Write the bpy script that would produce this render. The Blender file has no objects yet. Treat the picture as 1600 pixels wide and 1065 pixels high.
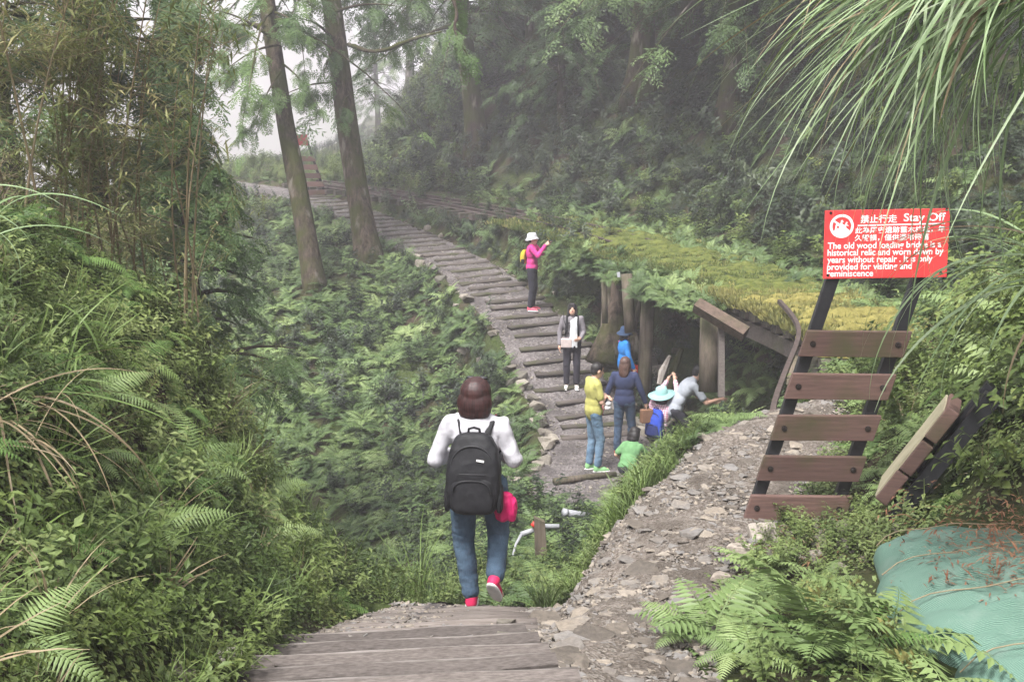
import bpy, bmesh, math, random
import numpy as np
from mathutils import Vector, Matrix, Euler, noise as mnoise

random.seed(7); rng = np.random.default_rng(7)
SC = bpy.context.scene
COL = SC.collection
R = math.radians

# ------------------------------------------------------------------ camera, sky, sun, exposure
CAM_Z = 2.9; PITCH = R(11.7)
cd = bpy.data.cameras.new('camera'); cam = bpy.data.objects.new('camera', cd); COL.objects.link(cam)
cam.location = (0, 0, CAM_Z); cam.rotation_euler = (R(90) - PITCH, 0, 0)
cd.sensor_width = 36.0; cd.lens = 40.5; cd.clip_start = 0.05; cd.clip_end = 2000
SC.camera = cam

SUN_EL, SUN_AZ = R(62), R(215)
w = bpy.data.worlds.new('World'); SC.world = w; w.use_nodes = True
nt = w.node_tree; nt.nodes.clear()
sky = nt.nodes.new('ShaderNodeTexSky'); sky.sky_type = 'NISHITA'; sky.sun_disc = False
sky.sun_elevation = SUN_EL; sky.sun_rotation = SUN_AZ; sky.air_density = 1.0; sky.dust_density = 4.0
hs = nt.nodes.new('ShaderNodeHueSaturation'); hs.inputs['Saturation'].default_value = 0.10
bg = nt.nodes.new('ShaderNodeBackground'); bg.inputs[1].default_value = 0.09
wo = nt.nodes.new('ShaderNodeOutputWorld')
nt.links.new(sky.outputs[0], hs.inputs['Color']); nt.links.new(hs.outputs[0], bg.inputs[0]); nt.links.new(bg.outputs[0], wo.inputs[0])
sd = bpy.data.lights.new('sun', 'SUN'); sd.energy = 1.5; sd.angle = R(14); sd.color = (1.0, .97, .93)
sun = bpy.data.objects.new('sun', sd); COL.objects.link(sun)
sdir = Vector((math.sin(SUN_AZ) * math.cos(SUN_EL), math.cos(SUN_AZ) * math.cos(SUN_EL), math.sin(SUN_EL)))
sun.rotation_euler = sdir.to_track_quat('Z', 'Y').to_euler()
vs = SC.view_settings; vs.view_transform = 'Standard'; vs.look = 'None'; vs.exposure = 2.2; vs.gamma = 1.0
SC.cycles.use_denoising = True
SC.cycles.max_bounces = 6; SC.cycles.diffuse_bounces = 3; SC.cycles.glossy_bounces = 2
SC.cycles.transmission_bounces = 3; SC.cycles.volume_bounces = 3; SC.cycles.transparent_max_bounces = 4
SC.cycles.sample_clamp_indirect = 6

# ------------------------------------------------------------------ small helpers
def sm(a, b, x):
    t = np.clip((x - a) / (b - a), 0, 1); return t * t * (3 - 2 * t)

def _h(ix, iy):
    n = (ix * 374761393 + iy * 668265263) & 0x7fffffff
    n = (n ^ (n >> 13)) * 1274126177 & 0x7fffffff
    return ((n ^ (n >> 16)) & 0xffff) / 65535.0
def vn(x, y):
    x = np.asarray(x, float); y = np.asarray(y, float)
    ix = np.floor(x).astype(np.int64); iy = np.floor(y).astype(np.int64)
    fx = x - ix; fy = y - iy; fx = fx * fx * (3 - 2 * fx); fy = fy * fy * (3 - 2 * fy)
    ix = ix + 5000; iy = iy + 5000
    a = _h(ix, iy); b = _h(ix + 1, iy); c = _h(ix, iy + 1); d = _h(ix + 1, iy + 1)
    return (a * (1 - fx) + b * fx) * (1 - fy) + (c * (1 - fx) + d * fx) * fy
def fbm(x, y, o=4):
    s = 0; a = 1; t = 0
    for i in range(o):
        s = s + a * (vn(x * 2**i + 17 * i, y * 2**i + 31 * i) - .5); t += a; a *= .5
    return s / t * 2

def mesh_np(name, V, F, smooth=False):
    m = bpy.data.meshes.new(name); m.from_pydata([tuple(v) for v in V], [], [tuple(int(i) for i in f) for f in F])
    if smooth: m.polygons.foreach_set('use_smooth', [True] * len(m.polygons))
    m.update(); return m

def link(name, me, mat=None, parent=None, loc=None, rot=None):
    o = bpy.data.objects.new(name, me); COL.objects.link(o)
    if mat is not None and me is not None and not me.materials: me.materials.append(mat)
    if parent is not None: o.parent = parent
    if loc is not None: o.location = loc
    if rot is not None: o.rotation_euler = rot
    return o

def tag(o, label=None, cat=None, group=None, kind=None):
    if label: o['label'] = label
    if cat: o['category'] = cat
    if group: o['group'] = group
    if kind: o['kind'] = kind
    return o

def thing(name, label, cat, loc=(0, 0, 0), rz=0, group=None):
    o = bpy.data.objects.new(name, None); COL.objects.link(o); o.empty_display_size = .1
    o.location = loc; o.rotation_euler = (0, 0, rz)
    return tag(o, label, cat, group)

class MB:
    def __init__(s): s.V = []; s.F = []; s.n = 0
    def add(s, V, F):
        V = np.asarray(V, float).reshape(-1, 3); s.V.append(V)
        s.F += [tuple(int(i) + s.n for i in f) for f in F]; s.n += len(V); return s
    def box(s, c, d, M=None):
        x, y, z = d[0] / 2, d[1] / 2, d[2] / 2
        V = np.array([[i, j, k] for i in (-x, x) for j in (-y, y) for k in (-z, z)])
        if M is not None: V = V @ np.array(M.to_3x3()).T
        return s.add(V + np.array(c), [(0, 1, 3, 2), (4, 6, 7, 5), (0, 4, 5, 1), (2, 3, 7, 6), (0, 2, 6, 4), (1, 5, 7, 3)])
    def tube(s, pts, rad, n=8, cap=True, jit=0, sq=None):
        V, F = tube(pts, rad, n, cap, jit, sq); return s.add(V, F)
    def arr(s): return np.concatenate(s.V)
    def build(s, name, mat, parent=None, smooth=False, bevel=0, loc=None, rot=None):
        me = mesh_np(name, np.concatenate(s.V), s.F, smooth)
        if bevel:
            bm = bmesh.new(); bm.from_mesh(me)
            bmesh.ops.bevel(bm, geom=bm.edges[:], offset=bevel, segments=2, affect='EDGES', profile=.6)
            bm.to_mesh(me); bm.free()
        return link(name, me, mat, parent, loc, rot)

def tube(pts, rad, n=8, cap=True, jit=0, sq=None):
    P = [Vector(p) for p in pts]; k = len(P)
    if not hasattr(rad, '__len__'): rad = [rad] * k
    T = [(P[min(i + 1, k - 1)] - P[max(i - 1, 0)]).normalized() for i in range(k)]
    ref = Vector((1, 0, 0)) if abs(T[0].x) < .8 else Vector((0, 1, 0))
    V = []; F = []
    nrm = (ref - T[0] * ref.dot(T[0])).normalized()
    for i in range(k):
        nrm = (nrm - T[i] * nrm.dot(T[i])).normalized(); b = T[i].cross(nrm)
        for j in range(n):
            a = 2 * math.pi * j / n + (math.pi / n if sq else 0)
            r = rad[i] * (1 + (random.uniform(-jit, jit) if jit else 0))
            V.append(P[i] + (nrm * math.cos(a) + b * math.sin(a)) * r)
    for i in range(k - 1):
        for j in range(n):
            F.append((i * n + j, i * n + (j + 1) % n, (i + 1) * n + (j + 1) % n, (i + 1) * n + j))
    if cap:
        F.append(tuple(range(n - 1, -1, -1))); F.append(tuple((k - 1) * n + j for j in range(n)))
    return np.array([tuple(v) for v in V]), F

# ------------------------------------------------------------------ materials
def lin(c):
    return tuple(((x / 255 / 12.92) if x / 255 <= .04045 else ((x / 255 + .055) / 1.055) ** 2.4) for x in c)
MATS = {}
def newmat(name):
    m = bpy.data.materials.new(name); m.use_nodes = True; n = m.node_tree; n.nodes.clear()
    out = n.nodes.new('ShaderNodeOutputMaterial'); p = n.nodes.new('ShaderNodeBsdfPrincipled')
    n.links.new(p.outputs[0], out.inputs[0]); MATS[name] = m
    return m, n, p, out
def ramp(n, fac, stops):
    r = n.nodes.new('ShaderNodeValToRGB'); e = r.color_ramp.elements
    while len(e) < len(stops): e.new(.5)
    for el, (pos, c) in zip(e, stops): el.position = pos; el.color = (*c, 1)
    n.links.new(fac, r.inputs[0]); return r.outputs[0]
def tex(n, scale, detail=4, kind='ShaderNodeTexNoise', coord='Object', rough=.55, sc=None):
    if coord != 'World':
        tc = n.nodes.new('ShaderNodeTexCoord'); src = tc.outputs[coord]
    else:
        g = n.nodes.new('ShaderNodeNewGeometry'); src = g.outputs['Position']
    if sc:
        mp = n.nodes.new('ShaderNodeMapping'); mp.inputs['Scale'].default_value = sc; n.links.new(src, mp.inputs[0]); src = mp.outputs[0]
    t = n.nodes.new(kind); t.inputs['Scale'].default_value = scale
    if 'Detail' in t.inputs: t.inputs['Detail'].default_value = detail; t.inputs['Roughness'].default_value = rough
    n.links.new(src, t.inputs[0]); return t
def bump(n, p, h, strength=.4, dist=.02):
    b = n.nodes.new('ShaderNodeBump'); b.inputs['Strength'].default_value = strength; b.inputs['Distance'].default_value = dist
    n.links.new(h, b.inputs['Height']); n.links.new(b.outputs[0], p.inputs['Normal'])
def mixc(n, fac, a, b):
    m = n.nodes.new('ShaderNodeMix'); m.data_type = 'RGBA'
    for i, v in ((0, fac), (6, a), (7, b)):
        if hasattr(v, 'is_linked'): n.links.new(v, m.inputs[i])
        else: m.inputs[i].default_value = (*v, 1) if hasattr(v, '__len__') else v
    return m.outputs[2]
def wpos(n):
    g = n.nodes.new('ShaderNodeNewGeometry'); return g.outputs['Position']

def simple(name, c1, c2=None, rough=.7, scale=12, bumpd=0, coord='Object', sc=None, spec=.3, metal=0, detail=5):
    m, n, p, o = newmat(name); c2 = c2 or tuple(x * .75 for x in c1)
    t = tex(n, scale, detail, coord=coord, sc=sc)
    col = ramp(n, t.outputs[0], [(.3, c2), (.7, c1)])
    n.links.new(col, p.inputs['Base Color']); p.inputs['Roughness'].default_value = rough
    p.inputs['Specular IOR Level'].default_value = spec; p.inputs['Metallic'].default_value = metal
    if bumpd: bump(n, p, t.outputs[0], .6, bumpd)
    return m

def leafmat(name, c1, c2, c3=None, trans=.24, rough=.5, nscale=.8):
    m, n, p, out = newmat(name)
    oi = n.nodes.new('ShaderNodeObjectInfo'); t = n.nodes.new('ShaderNodeTexNoise'); t.inputs['Scale'].default_value = nscale
    t.inputs['Detail'].default_value = 3
    n.links.new(wpos(n), t.inputs[0])
    a = n.nodes.new('ShaderNodeMath'); a.operation = 'MULTIPLY_ADD'; a.inputs[1].default_value = .45
    n.links.new(oi.outputs['Random'], a.inputs[0])
    s = n.nodes.new('ShaderNodeMath'); s.operation = 'MULTIPLY_ADD'; s.inputs[1].default_value = 1.1; s.inputs[2].default_value = -.28
    n.links.new(t.outputs[0], s.inputs[0]); n.links.new(s.outputs[0], a.inputs[2])
    st = [(.15, c1), (.6, c2)] + ([(.95, c3)] if c3 else [])
    col = ramp(n, a.outputs[0], st)
    n.links.new(col, p.inputs['Base Color']); p.inputs['Roughness'].default_value = rough; p.inputs['Specular IOR Level'].default_value = .35
    tr = n.nodes.new('ShaderNodeBsdfTranslucent'); n.links.new(col, tr.inputs[0])
    mx = n.nodes.new('ShaderNodeMixShader'); mx.inputs[0].default_value = trans
    n.links.new(p.outputs[0], mx.inputs[1]); n.links.new(tr.outputs[0], mx.inputs[2]); n.links.new(mx.outputs[0], out.inputs[0])
    return m

M_fern = leafmat('fern_green', (.05, .10, .022), (.10, .175, .042), (.19, .265, .08))
M_fernfar = leafmat('fern_slope_green', (.045, .078, .03), (.095, .15, .05), (.175, .225, .085))
M_fernlt = leafmat('fern_pale_green', (.095, .15, .05), (.18, .25, .09), (.28, .345, .15))
M_leaf = leafmat('broad_leaf', (.042, .07, .016), (.105, .148, .035), (.215, .245, .078))
M_leaflt = leafmat('broad_leaf_light', (.075, .115, .033), (.15, .195, .062), (.25, .29, .115))
M_leafdk = leafmat('shade_darkened_leaf', (.014, .024, .012), (.031, .048, .022), (.066, .086, .038))  # leaf colour darkened to stand in for the shade of the hill canopy
M_grass = leafmat('grass_blade', (.07, .115, .025), (.135, .20, .05), (.23, .295, .10))
M_misc = leafmat('silver_grass', (.13, .20, .08), (.24, .32, .17), (.40, .46, .32), trans=.25, rough=.4, nscale=3)
M_dry = leafmat('dry_stalk', (.13, .10, .055), (.24, .185, .11), (.36, .30, .19), trans=.15)
M_con = leafmat('conifer_spray', (.035, .065, .024), (.085, .14, .048), (.17, .23, .09), trans=.25, nscale=1.2)
M_conlt = leafmat('conifer_spray_light', (.06, .11, .035), (.11, .18, .055), (.18, .26, .08), trans=.35, nscale=1.2)
M_bam = leafmat('bamboo_leaf', (.10, .13, .04), (.21, .225, .085), (.42, .36, .19), trans=.35, nscale=2.5)
M_moss = leafmat('yellow_moss', (.13, .14, .045), (.235, .225, .075), (.33, .30, .11), trans=.15, rough=.9, nscale=1.5)
M_mossg = leafmat('green_moss', (.05, .075, .02), (.10, .13, .035), (.18, .19, .05), trans=.15, rough=.9, nscale=1.5)
M_debris = leafmat('red_brown_litter', (.10, .04, .02), (.19, .09, .05), (.28, .16, .09), trans=0, rough=.9, nscale=4)

def mat_ground():
    m, n, p, o = newmat('forest_soil')
    a = tex(n, 1.1, 6, coord='World'); b = tex(n, 14, 8, coord='World', rough=.7)
    soil = ramp(n, b.outputs[0], [(.3, (.022, .016, .011)), (.7, (.075, .055, .038))])
    moss = ramp(n, b.outputs[0], [(.3, (.022, .035, .010)), (.7, (.065, .085, .025))])
    f = ramp(n, a.outputs[0], [(.38, (0, 0, 0)), (.56, (1, 1, 1))])
    n.links.new(mixc(n, f, soil, moss), p.inputs['Base Color']); p.inputs['Roughness'].default_value = .95
    p.inputs['Specular IOR Level'].default_value = .15; bump(n, p, b.outputs[0], .9, .05); return m
M_ground = mat_ground()
def mat_gravel(name, c1, c2, c3, sc=38):
    m, n, p, o = newmat(name)
    v = tex(n, sc, 0, 'ShaderNodeTexVoronoi', 'World'); b = tex(n, 2.2, 6, coord='World'); c = tex(n, 60, 5, coord='World')
    col = ramp(n, v.outputs['Color'], [(.1, c1), (.5, c2), (.9, c3)])
    dirt = ramp(n, c.outputs[0], [(.3, tuple(x * .45 for x in c1)), (.7, tuple(x * .9 for x in c1))])
    f = ramp(n, b.outputs[0], [(.40, (0.05, 0.05, 0.05)), (.62, (.75, .75, .75))])
    n.links.new(mixc(n, f, col, dirt), p.inputs['Base Color']); p.inputs['Roughness'].default_value = .85
    p.inputs['Specular IOR Level'].default_value = .25; bump(n, p, v.outputs['Distance'], .8, .02); return m
M_gravel = mat_gravel('slate_gravel', (.078, .063, .05), (.155, .13, .112), (.23, .205, .18), 55)
M_gravel2 = mat_gravel('dark_gravel', (.07, .06, .058), (.14, .124, .122), (.21, .19, .185), 30)
def mat_stone(name, stops, sc=3, bd=.012):
    m, n, p, o = newmat(name)
    oi = n.nodes.new('ShaderNodeObjectInfo'); t = tex(n, sc, 8, coord='World', rough=.65); g = tex(n, 30, 6, coord='World', rough=.7)
    a = n.nodes.new('ShaderNodeMath'); a.operation = 'MULTIPLY_ADD'; a.inputs[1].default_value = .75
    n.links.new(oi.outputs['Random'], a.inputs[0])
    s = n.nodes.new('ShaderNodeMath'); s.operation = 'MULTIPLY_ADD'; s.inputs[1].default_value = .6; s.inputs[2].default_value = -.18
    n.links.new(t.outputs[0], s.inputs[0]); n.links.new(s.outputs[0], a.inputs[2])
    col = ramp(n, a.outputs[0], stops)
    sp = ramp(n, g.outputs[0], [(.35, (.55, .55, .55)), (.65, (1.1, 1.1, 1.1))])
    mm = n.nodes.new('ShaderNodeMix'); mm.data_type = 'RGBA'; mm.blend_type = 'MULTIPLY'; mm.inputs[0].default_value = .8
    n.links.new(col, mm.inputs[6]); n.links.new(sp, mm.inputs[7]); n.links.new(mm.outputs[2], p.inputs['Base Color'])
    p.inputs['Roughness'].default_value = .75; bump(n, p, g.outputs[0], .6, bd); return m
M_stone = mat_stone('slate_stone', [(.0, (.055, .046, .038)), (.3, (.135, .112, .09)), (.55, (.175, .165, .158)), (.75, (.225, .188, .148)), (1, (.32, .285, .245))])
M_rock = mat_stone('mossy_rock', [(.0, (.06, .06, .045)), (.4, (.16, .14, .115)), (.7, (.26, .23, .19)), (1, (.33, .30, .25))])
M_palerock = mat_stone('pale_rock', [(.0, (.24, .20, .165)), (.5, (.36, .31, .265)), (1, (.46, .42, .37))])

def mat_wood(name, c1, c2, moss=0, sc=(2, 30, 30), rough=.85, bd=.01):
    m, n, p, o = newmat(name)
    t = tex(n, 1.0, 8, coord='Object', sc=sc, rough=.65); b = tex(n, 2.5, 5, coord='World')
    oi = n.nodes.new('ShaderNodeObjectInfo')
    col = ramp(n, t.outputs[0], [(.32, c2), (.68, c1)])
    h = n.nodes.new('ShaderNodeHueSaturation'); mr = n.nodes.new('ShaderNodeMapRange'); mr.inputs[3].default_value = .7; mr.inputs[4].default_value = 1.25
    n.links.new(oi.outputs['Random'], mr.inputs[0]); n.links.new(mr.outputs[0], h.inputs['Value']); n.links.new(col, h.inputs['Color']); col = h.outputs[0]
    if moss:
        f = ramp(n, b.outputs[0], [(.5 - moss * .25, (0, 0, 0)), (.75 - moss * .25, (.85, .85, .85))])
        col = mixc(n, f, col, (.045, .05, .018))
    n.links.new(col, p.inputs['Base Color']); p.inputs['Roughness'].default_value = rough; p.inputs['Specular IOR Level'].default_value = .25
    bump(n, p, t.outputs[0], .7, bd); return m
M_plank = mat_wood('weathered_plank', (.145, .125, .115), (.06, .05, .045), 0, sc=(26, 80, 80), bd=.003)
M_nosing = mat_wood('worn_pale_edge', (.20, .18, .17), (.08, .068, .06), 0, sc=(6, 60, 60), bd=.002)
M_log = mat_wood('wet_log', (.105, .088, .078), (.045, .037, .033), .2)
M_step = mat_wood('step_log', (.19, .165, .15), (.085, .07, .062), 0, sc=(3, 60, 60))
M_post = mat_wood('old_post', (.20, .16, .125), (.08, .065, .05), .3, sc=(25, 25, 2))
M_slat = mat_wood('brown_slat', (.13, .078, .066), (.075, .045, .039), .12, sc=(3, 40, 40), rough=.55, bd=.003)
M_black = simple('black_post', (.022, .022, .025), (.012, .012, .014), .45, 20, .002)
M_bolt = simple('bolt_steel', (.05, .04, .038), None, .4, metal=.6)
M_rust = simple('rusty_rail', (.085, .062, .055), (.04, .03, .028), .75, 18, .003)
def mat_sign():
    m, n, p, o = newmat('red_sign_paint'); a = tex(n, 2.5, 6, rough=.7); b = tex(n, 9, 8, rough=.75, sc=(1, 1, .25))
    c = ramp(n, a.outputs[0], [(.3, (.62, .035, .04)), (.7, (.78, .06, .06))]); d = mixc(n, ramp(n, b.outputs[0], [(.55, (0, 0, 0)), (.8, (.35, .35, .35))]), c, (.30, .13, .10))
    n.links.new(d, p.inputs['Base Color']); p.inputs['Roughness'].default_value = .45; bump(n, p, a.outputs[0], .15, .01); return m
M_red = mat_sign()
M_white = simple('white_paint', (.85, .83, .82), (.80, .78, .77), .5, 10)
M_pipe = simple('grey_plastic_pipe', (.34, .35, .37), (.25, .25, .27), .4, 8)
M_redp = simple('red_plastic', (.55, .05, .04), None, .4, 8)
M_drift = mat_wood('bleached_wood', (.50, .46, .42), (.25, .21, .18), 0, sc=(20, 20, 2))

def mat_bark(name, c1, c2, moss):
    m, n, p, o = newmat(name)
    t = tex(n, 1, 9, coord='Object', sc=(13, 13, 2.0), rough=.72); b = tex(n, 1.7, 5, coord='Object'); l = tex(n, 2.2, 6, coord='Object', sc=(1.6, 1.6, .55))
    col = ramp(n, t.outputs[0], [(.33, c2), (.68, c1)])
    f = ramp(n, b.outputs[0], [(.46 - .2 * moss, (0, 0, 0)), (.66 - .2 * moss, (.9, .9, .9))])
    col = mixc(n, f, col, (.055, .062, .018))
    lf = ramp(n, l.outputs[0], [(.58, (0, 0, 0)), (.68, (.7, .7, .7))])
    col = mixc(n, lf, col, (.26, .23, .20))
    n.links.new(col, p.inputs['Base Color']); p.inputs['Roughness'].default_value = .95; p.inputs['Specular IOR Level'].default_value = .1
    bump(n, p, t.outputs[0], 1, .06); return m
M_bark = mat_bark('cedar_bark', (.15, .115, .09), (.02, .015, .012), .35)
M_barkdk = mat_bark('dark_bark', (.09, .065, .055), (.03, .023, .02), .5)

# ------------------------------------------------------------------ terrain
E_LINE = np.array([(1.0, 8.0), (1.7, 9.7), (2.25, 11), (2.95, 13), (3.1, 14.5), (2.5, 17), (2.15, 19.2), (1.25, 22), (.3, 25.3), (-1.3, 28.8), (-3.7, 33.4), (-6.5, 38), (-9, 41.5), (-10.4, 50), (-15, 95), (-160, 1400)], float)
P_LINE = np.array([(-.25, 7.5, -.56), (-.12, 8.5, -1.05), (.15, 10, -1.7), (.4, 12.7, -2.3), (.75, 15, -2.6), (1.15, 16.6, -2.66), (1.45, 17.8, -2.68), (1.35, 19.2, -2.5), (1.0, 20.6, -2.2), (.55, 22.5, -1.6), (0, 23.9, -1.3), (-.97, 26.8, -.95), (-2.76, 30.9, -.65), (-4.6, 34.5, -.39), (-7.15, 39.2, -.15), (-10.5, 43, -.05), (-16, 48, 0)], float)

def polydist(x, y, L):
    """distance to polyline, signed side (+ right of travel), arc parameter (index+t)"""
    best = np.full(x.shape, 1e9); side = np.zeros(x.shape); par = np.zeros(x.shape)
    for i in range(len(L) - 1):
        ax, ay = L[i][:2]; bx, by = L[i + 1][:2]; dx, dy = bx - ax, by - ay; l2 = dx * dx + dy * dy
        t = np.clip(((x - ax) * dx + (y - ay) * dy) / l2, 0, 1)
        ex = x - ax - t * dx; ey = y - ay - t * dy; d = np.sqrt(ex * ex + ey * ey)
        m = d < best - 1e-9
        best = np.where(m, d, best); side = np.where(m, np.sign(ex * dy - ey * dx), side); par = np.where(m, i + t, par)
    return best, side, par

CTRL = np.array([
    # stairs and woman's path
    (-.45, 0, 1.5), (-.45, 3, 1.0), (-.45, 4.4, .55), (-.45, 5, .4), (-.5, 6.4, -.12), (-.25, 7.4, -.56), (-.1, 8.5, -1.05), (.15, 10, -1.7),
    (.4, 12.7, -2.35), (.7, 15, -2.65), (.9, 16.5, -2.7),
    # gravel path and its rim
    (.57, 4.7, .45), (.4, 5.8, .2), (.2, 6.6, -.1), (.05, 7.4, -.5), (.35, 7.9, -.4), (.7, 7.3, -.02), (1.0, 8.6, -.12), (1.6, 7.6, .08), (2.2, 8.6, .05), (1.62, 9.6, 0), (2.3, 10.4, 0),
    (.95, 9.6, -.75), (.45, 8.6, -.95), (1.3, 10.6, -.8), (1.0, 11.2, -1.5), (1.8, 11.6, -1.2), (1.6, 12.8, -2.2), (2.2, 14, -2.6),
    # right bank
    (1.4, 5.2, .42), (1.5, 4.2, .55), (2.0, 4.9, .48), (2.7, 4.9, .52), (2.0, 4.1, .5), (2.5, 7.0, .25), (3.2, 7.6, .7), (4.0, 7.5, 1.8), (2.7, 5.6, .5), (3.3, 5.5, 1.6), (3.7, 5.4, 2.7), (2.7, 4.3, .9), (3.1, 4.3, 2.6), (2.9, 3.3, 2.6), (1.8, 3.0, .9), (1.6, 2, 1.5), (4, 3, 3.4), (4, 4.4, 3.3), (6, 6, 4.6), (6, 2, 5), (3.2, 9.6, .25), (4, 10, .9), (5, 10, 2.1), (7, 10, 4.4), (10, 8, 8), (4.4, 12, .8), (6, 12.5, 2.8), (10, 13, 8),
    # left bank
    (-1.2, 4.2, .75), (-1.15, 5.2, .45), (-1.1, 6.4, -.05), (-1.05, 7.4, -.5), (-1.0, 8.1, -.7), (-1.5, 7.9, -.25), (-1.8, 7.4, .4), (-2.2, 7.8, 1.1), (-1.83, 5.2, 1.0), (-2.33, 5.8, 1.6), (-1.85, 3.75, 1.4), (-2.3, 4.8, 1.9),
    (-2.9, 6.2, 2.0), (-3.2, 4.5, 2.3), (-3, 2.5, 2.4), (-1.6, 2, 1.7), (-4.5, 6, 2.4), (-4.5, 3, 2.8), (-7, 5, 3.2), (-7, 1, 3.5), (-3, 8.2, 1.5), (-4.5, 8.6, 1.9), (-7, 9, 2.4), (-12, 8, 3.2),
    (-1.6, 9.2, -1.6), (-2.4, 9.2, -.5), (-.8, 9.2, -1.7), (-2.4, 10.8, -2.6), (-4, 10.6, -.8), (-1, 11.2, -2.9), (-4, 13, -3.0), (-7, 12, 0), (-7, 15, -3), (-12, 14, 0), (-12, 19, -3.5),
    # ravine and fern slope
    (-.6, 14, -3.3), (-2, 15, -4.0), (-.2, 17.4, -3.2), (-2, 18.5, -4.0), (-5, 17, -4.8), (-.3, 20.5, -2.7), (-1.0, 21.5, -3.0), (-2.4, 21.5, -3.6), (-4, 23.3, -3.0), (-7, 21, -4.2), (-1.3, 24, -2.0), (-2.6, 26, -1.9), (-4.7, 26.5, -1.5), (-3.6, 28.6, -1.05), (-5.3, 30, -1.3), (-7.2, 26, -2.4), (-5.5, 33, -.9), (-8, 34, -1.3), (-8, 38.5, -.6), (-11, 30, -3), (-13, 38, -2.5), (-12, 25, -4.5), (-17, 33, -5), (-12, 42, -.8), (-18, 46, -2.5), (-22, 40, -6),
    # under the bridge
    (2.2, 16, -2.66), (2.8, 17, -2.62), (2.5, 18.2, -2.62), (3.4, 18.5, -2.4), (2.4, 20, -2.2), (3.4, 16, -2.6), (3.2, 14.6, -2.3), (1.9, 22, -1.7), (3, 21.5, -1.7), (1.0, 24.5, -1.0), (.2, 26.5, -.75), (-1.4, 29.3, -.55), (-3.4, 33.6, -.3), (-6, 38, -.1), (5, 17, -2), (5, 20, -1.5), (4, 24, -.8), (2, 28, -.4),
    (-20, -3, 3), (0, -6, 2), (20, -3, 8), (14, 18, 0), (10, 28, 0), (4, 36, 0), (-3, 42, 0), (-12, 50, 0), (-25, 20, -5), (-28, 48, -6)], float)
CTRL = np.unique(CTRL, axis=0)
def _phi(r): return r * r * np.log(r + 1e-9)
def _tps():
    n = len(CTRL); X = CTRL[:, :2]; r = np.sqrt(((X[:, None] - X[None]) ** 2).sum(-1))
    A = np.zeros((n + 3, n + 3)); A[:n, :n] = _phi(r) + np.eye(n) * .05
    A[:n, n] = 1; A[:n, n + 1:] = X; A[n, :n] = 1; A[n + 1:, :n] = X.T
    return np.linalg.solve(A, np.concatenate([CTRL[:, 2], np.zeros(3)]))
TW = _tps()
def rbf(x, y):
    out = np.full(x.shape, TW[-3]) + TW[-2] * x + TW[-1] * y
    for i in range(len(CTRL)):
        out += TW[i] * _phi(np.sqrt((x - CTRL[i, 0]) ** 2 + (y - CTRL[i, 1]) ** 2))
    return out
def pathz(par):
    return np.interp(par, np.arange(len(P_LINE)), P_LINE[:, 2])
def stair_z(y): return np.interp(y, [0, 3, 4.4, 5.0, 5.4, 6.4, 7.5], [1.5, 1.0, .55, .4, .25, -.14, -.56])

def H(x, y, raw=False):
    x = np.asarray(x, float); y = np.asarray(y, float)
    cx = np.clip(x, -30, 22); cy = np.clip(y, -5, 56)
    z = np.clip(rbf(cx, cy), -6.5, 9)
    # outer shelf and hill
    d, s, par = polydist(x, y, E_LINE); d = d * s
    bridge = sm(11.5, 13.5, y) * (1 - sm(23, 25.5, y))
    d0 = .1 + 1.35 * bridge
    wdt = .35
    t = sm(d0 - wdt, d0 + wdt, d + .25 * fbm(x * .9, y * .9, 2) * (1 - .4 * bridge))
    q = np.maximum(d - 3.3 - .5 * sm(20, 27, y) + .5 * fbm(x * .3, y * .3, 2), 0)
    hill = np.where(q < 1, .55 * q * q, .55 + 1.35 * (q - 1))
    hill = 26 * (1 - np.exp(-hill / 26)) + (fbm(x * .35, y * .35, 4) * 1.0) * sm(.3, 3, q)
    wy = sm(9.5, 12.5, y)
    outer = hill * wy + (1 - wy) * z
    z = z * (1 - t * wy) + outer * t * wy
    # far slopes at the sides, then an added valley and mountain
    far = sm(80, 160, np.abs(x)) * 8
    z = z + far * (1 - sm(0, 6, q))
    z = z + (-75 * sm(47, 190, y) + 118 * sm(215, 430, y)) * (1 - sm(-9, 1.5, d)) + fbm(x * .02, y * .02, 4) * 14 * sm(150, 260, y) * (1 - sm(-9, 1.5, d))  # valley and mountain made up to set the fog gap's brightness
    # noise on rough ground
    pd, ps, pp = polydist(x, y, P_LINE)
    hw = np.interp(pp, [0, 3, 4, 5, 7, 9, 16], [.5, .55, .75, 1.0, .95, .9, .8])
    onp = 1 - sm(hw, hw + .45, pd)
    onp = onp * (d < 1.2)
    rough = fbm(x * 1.3 + 9, y * 1.3, 4)
    flat = np.maximum(onp, sm(2.0, 1.4, np.abs(x - .6)) * (y < 11) * .7)
    z = z + .16 * rough * (1 - np.clip(flat, 0, 1)) * (1 - .75 * t * wy * (q <= 0))
    z = z * (1 - onp) + pathz(pp) * onp
    ons = (1 - sm(.68, .95, np.abs(x + .45))) * (1 - sm(7.2, 7.8, y))
    z = z * (1 - ons) + stair_z(y) * ons
    return z
def Hs(x, y): return float(H(np.array([x]), np.array([y]))[0])

xs = np.concatenate([[-900, -600, -400, -330], np.arange(-280, -32, 8), np.arange(-30, -10, 1.0), np.arange(-10, -5, .25), np.arange(-5, 6.5, .095), np.arange(6.5, 12, .25), np.arange(12, 32, 1.2), [40, 60, 90, 140, 240, 400]])
ys = np.concatenate([[-120, -60, -30, -15, -8, -4], np.arange(-2, 2.5, .5), np.arange(2.5, 12, .095), np.arange(12, 27, .14), np.arange(27, 48, .33), np.arange(48, 75, 1.2), [78, 85, 95, 110, 130, 160, 190], np.arange(200, 440, 10), [460, 500, 800, 1400]])
GX, GY = np.meshgrid(xs, ys); ny, nx = GX.shape

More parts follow.
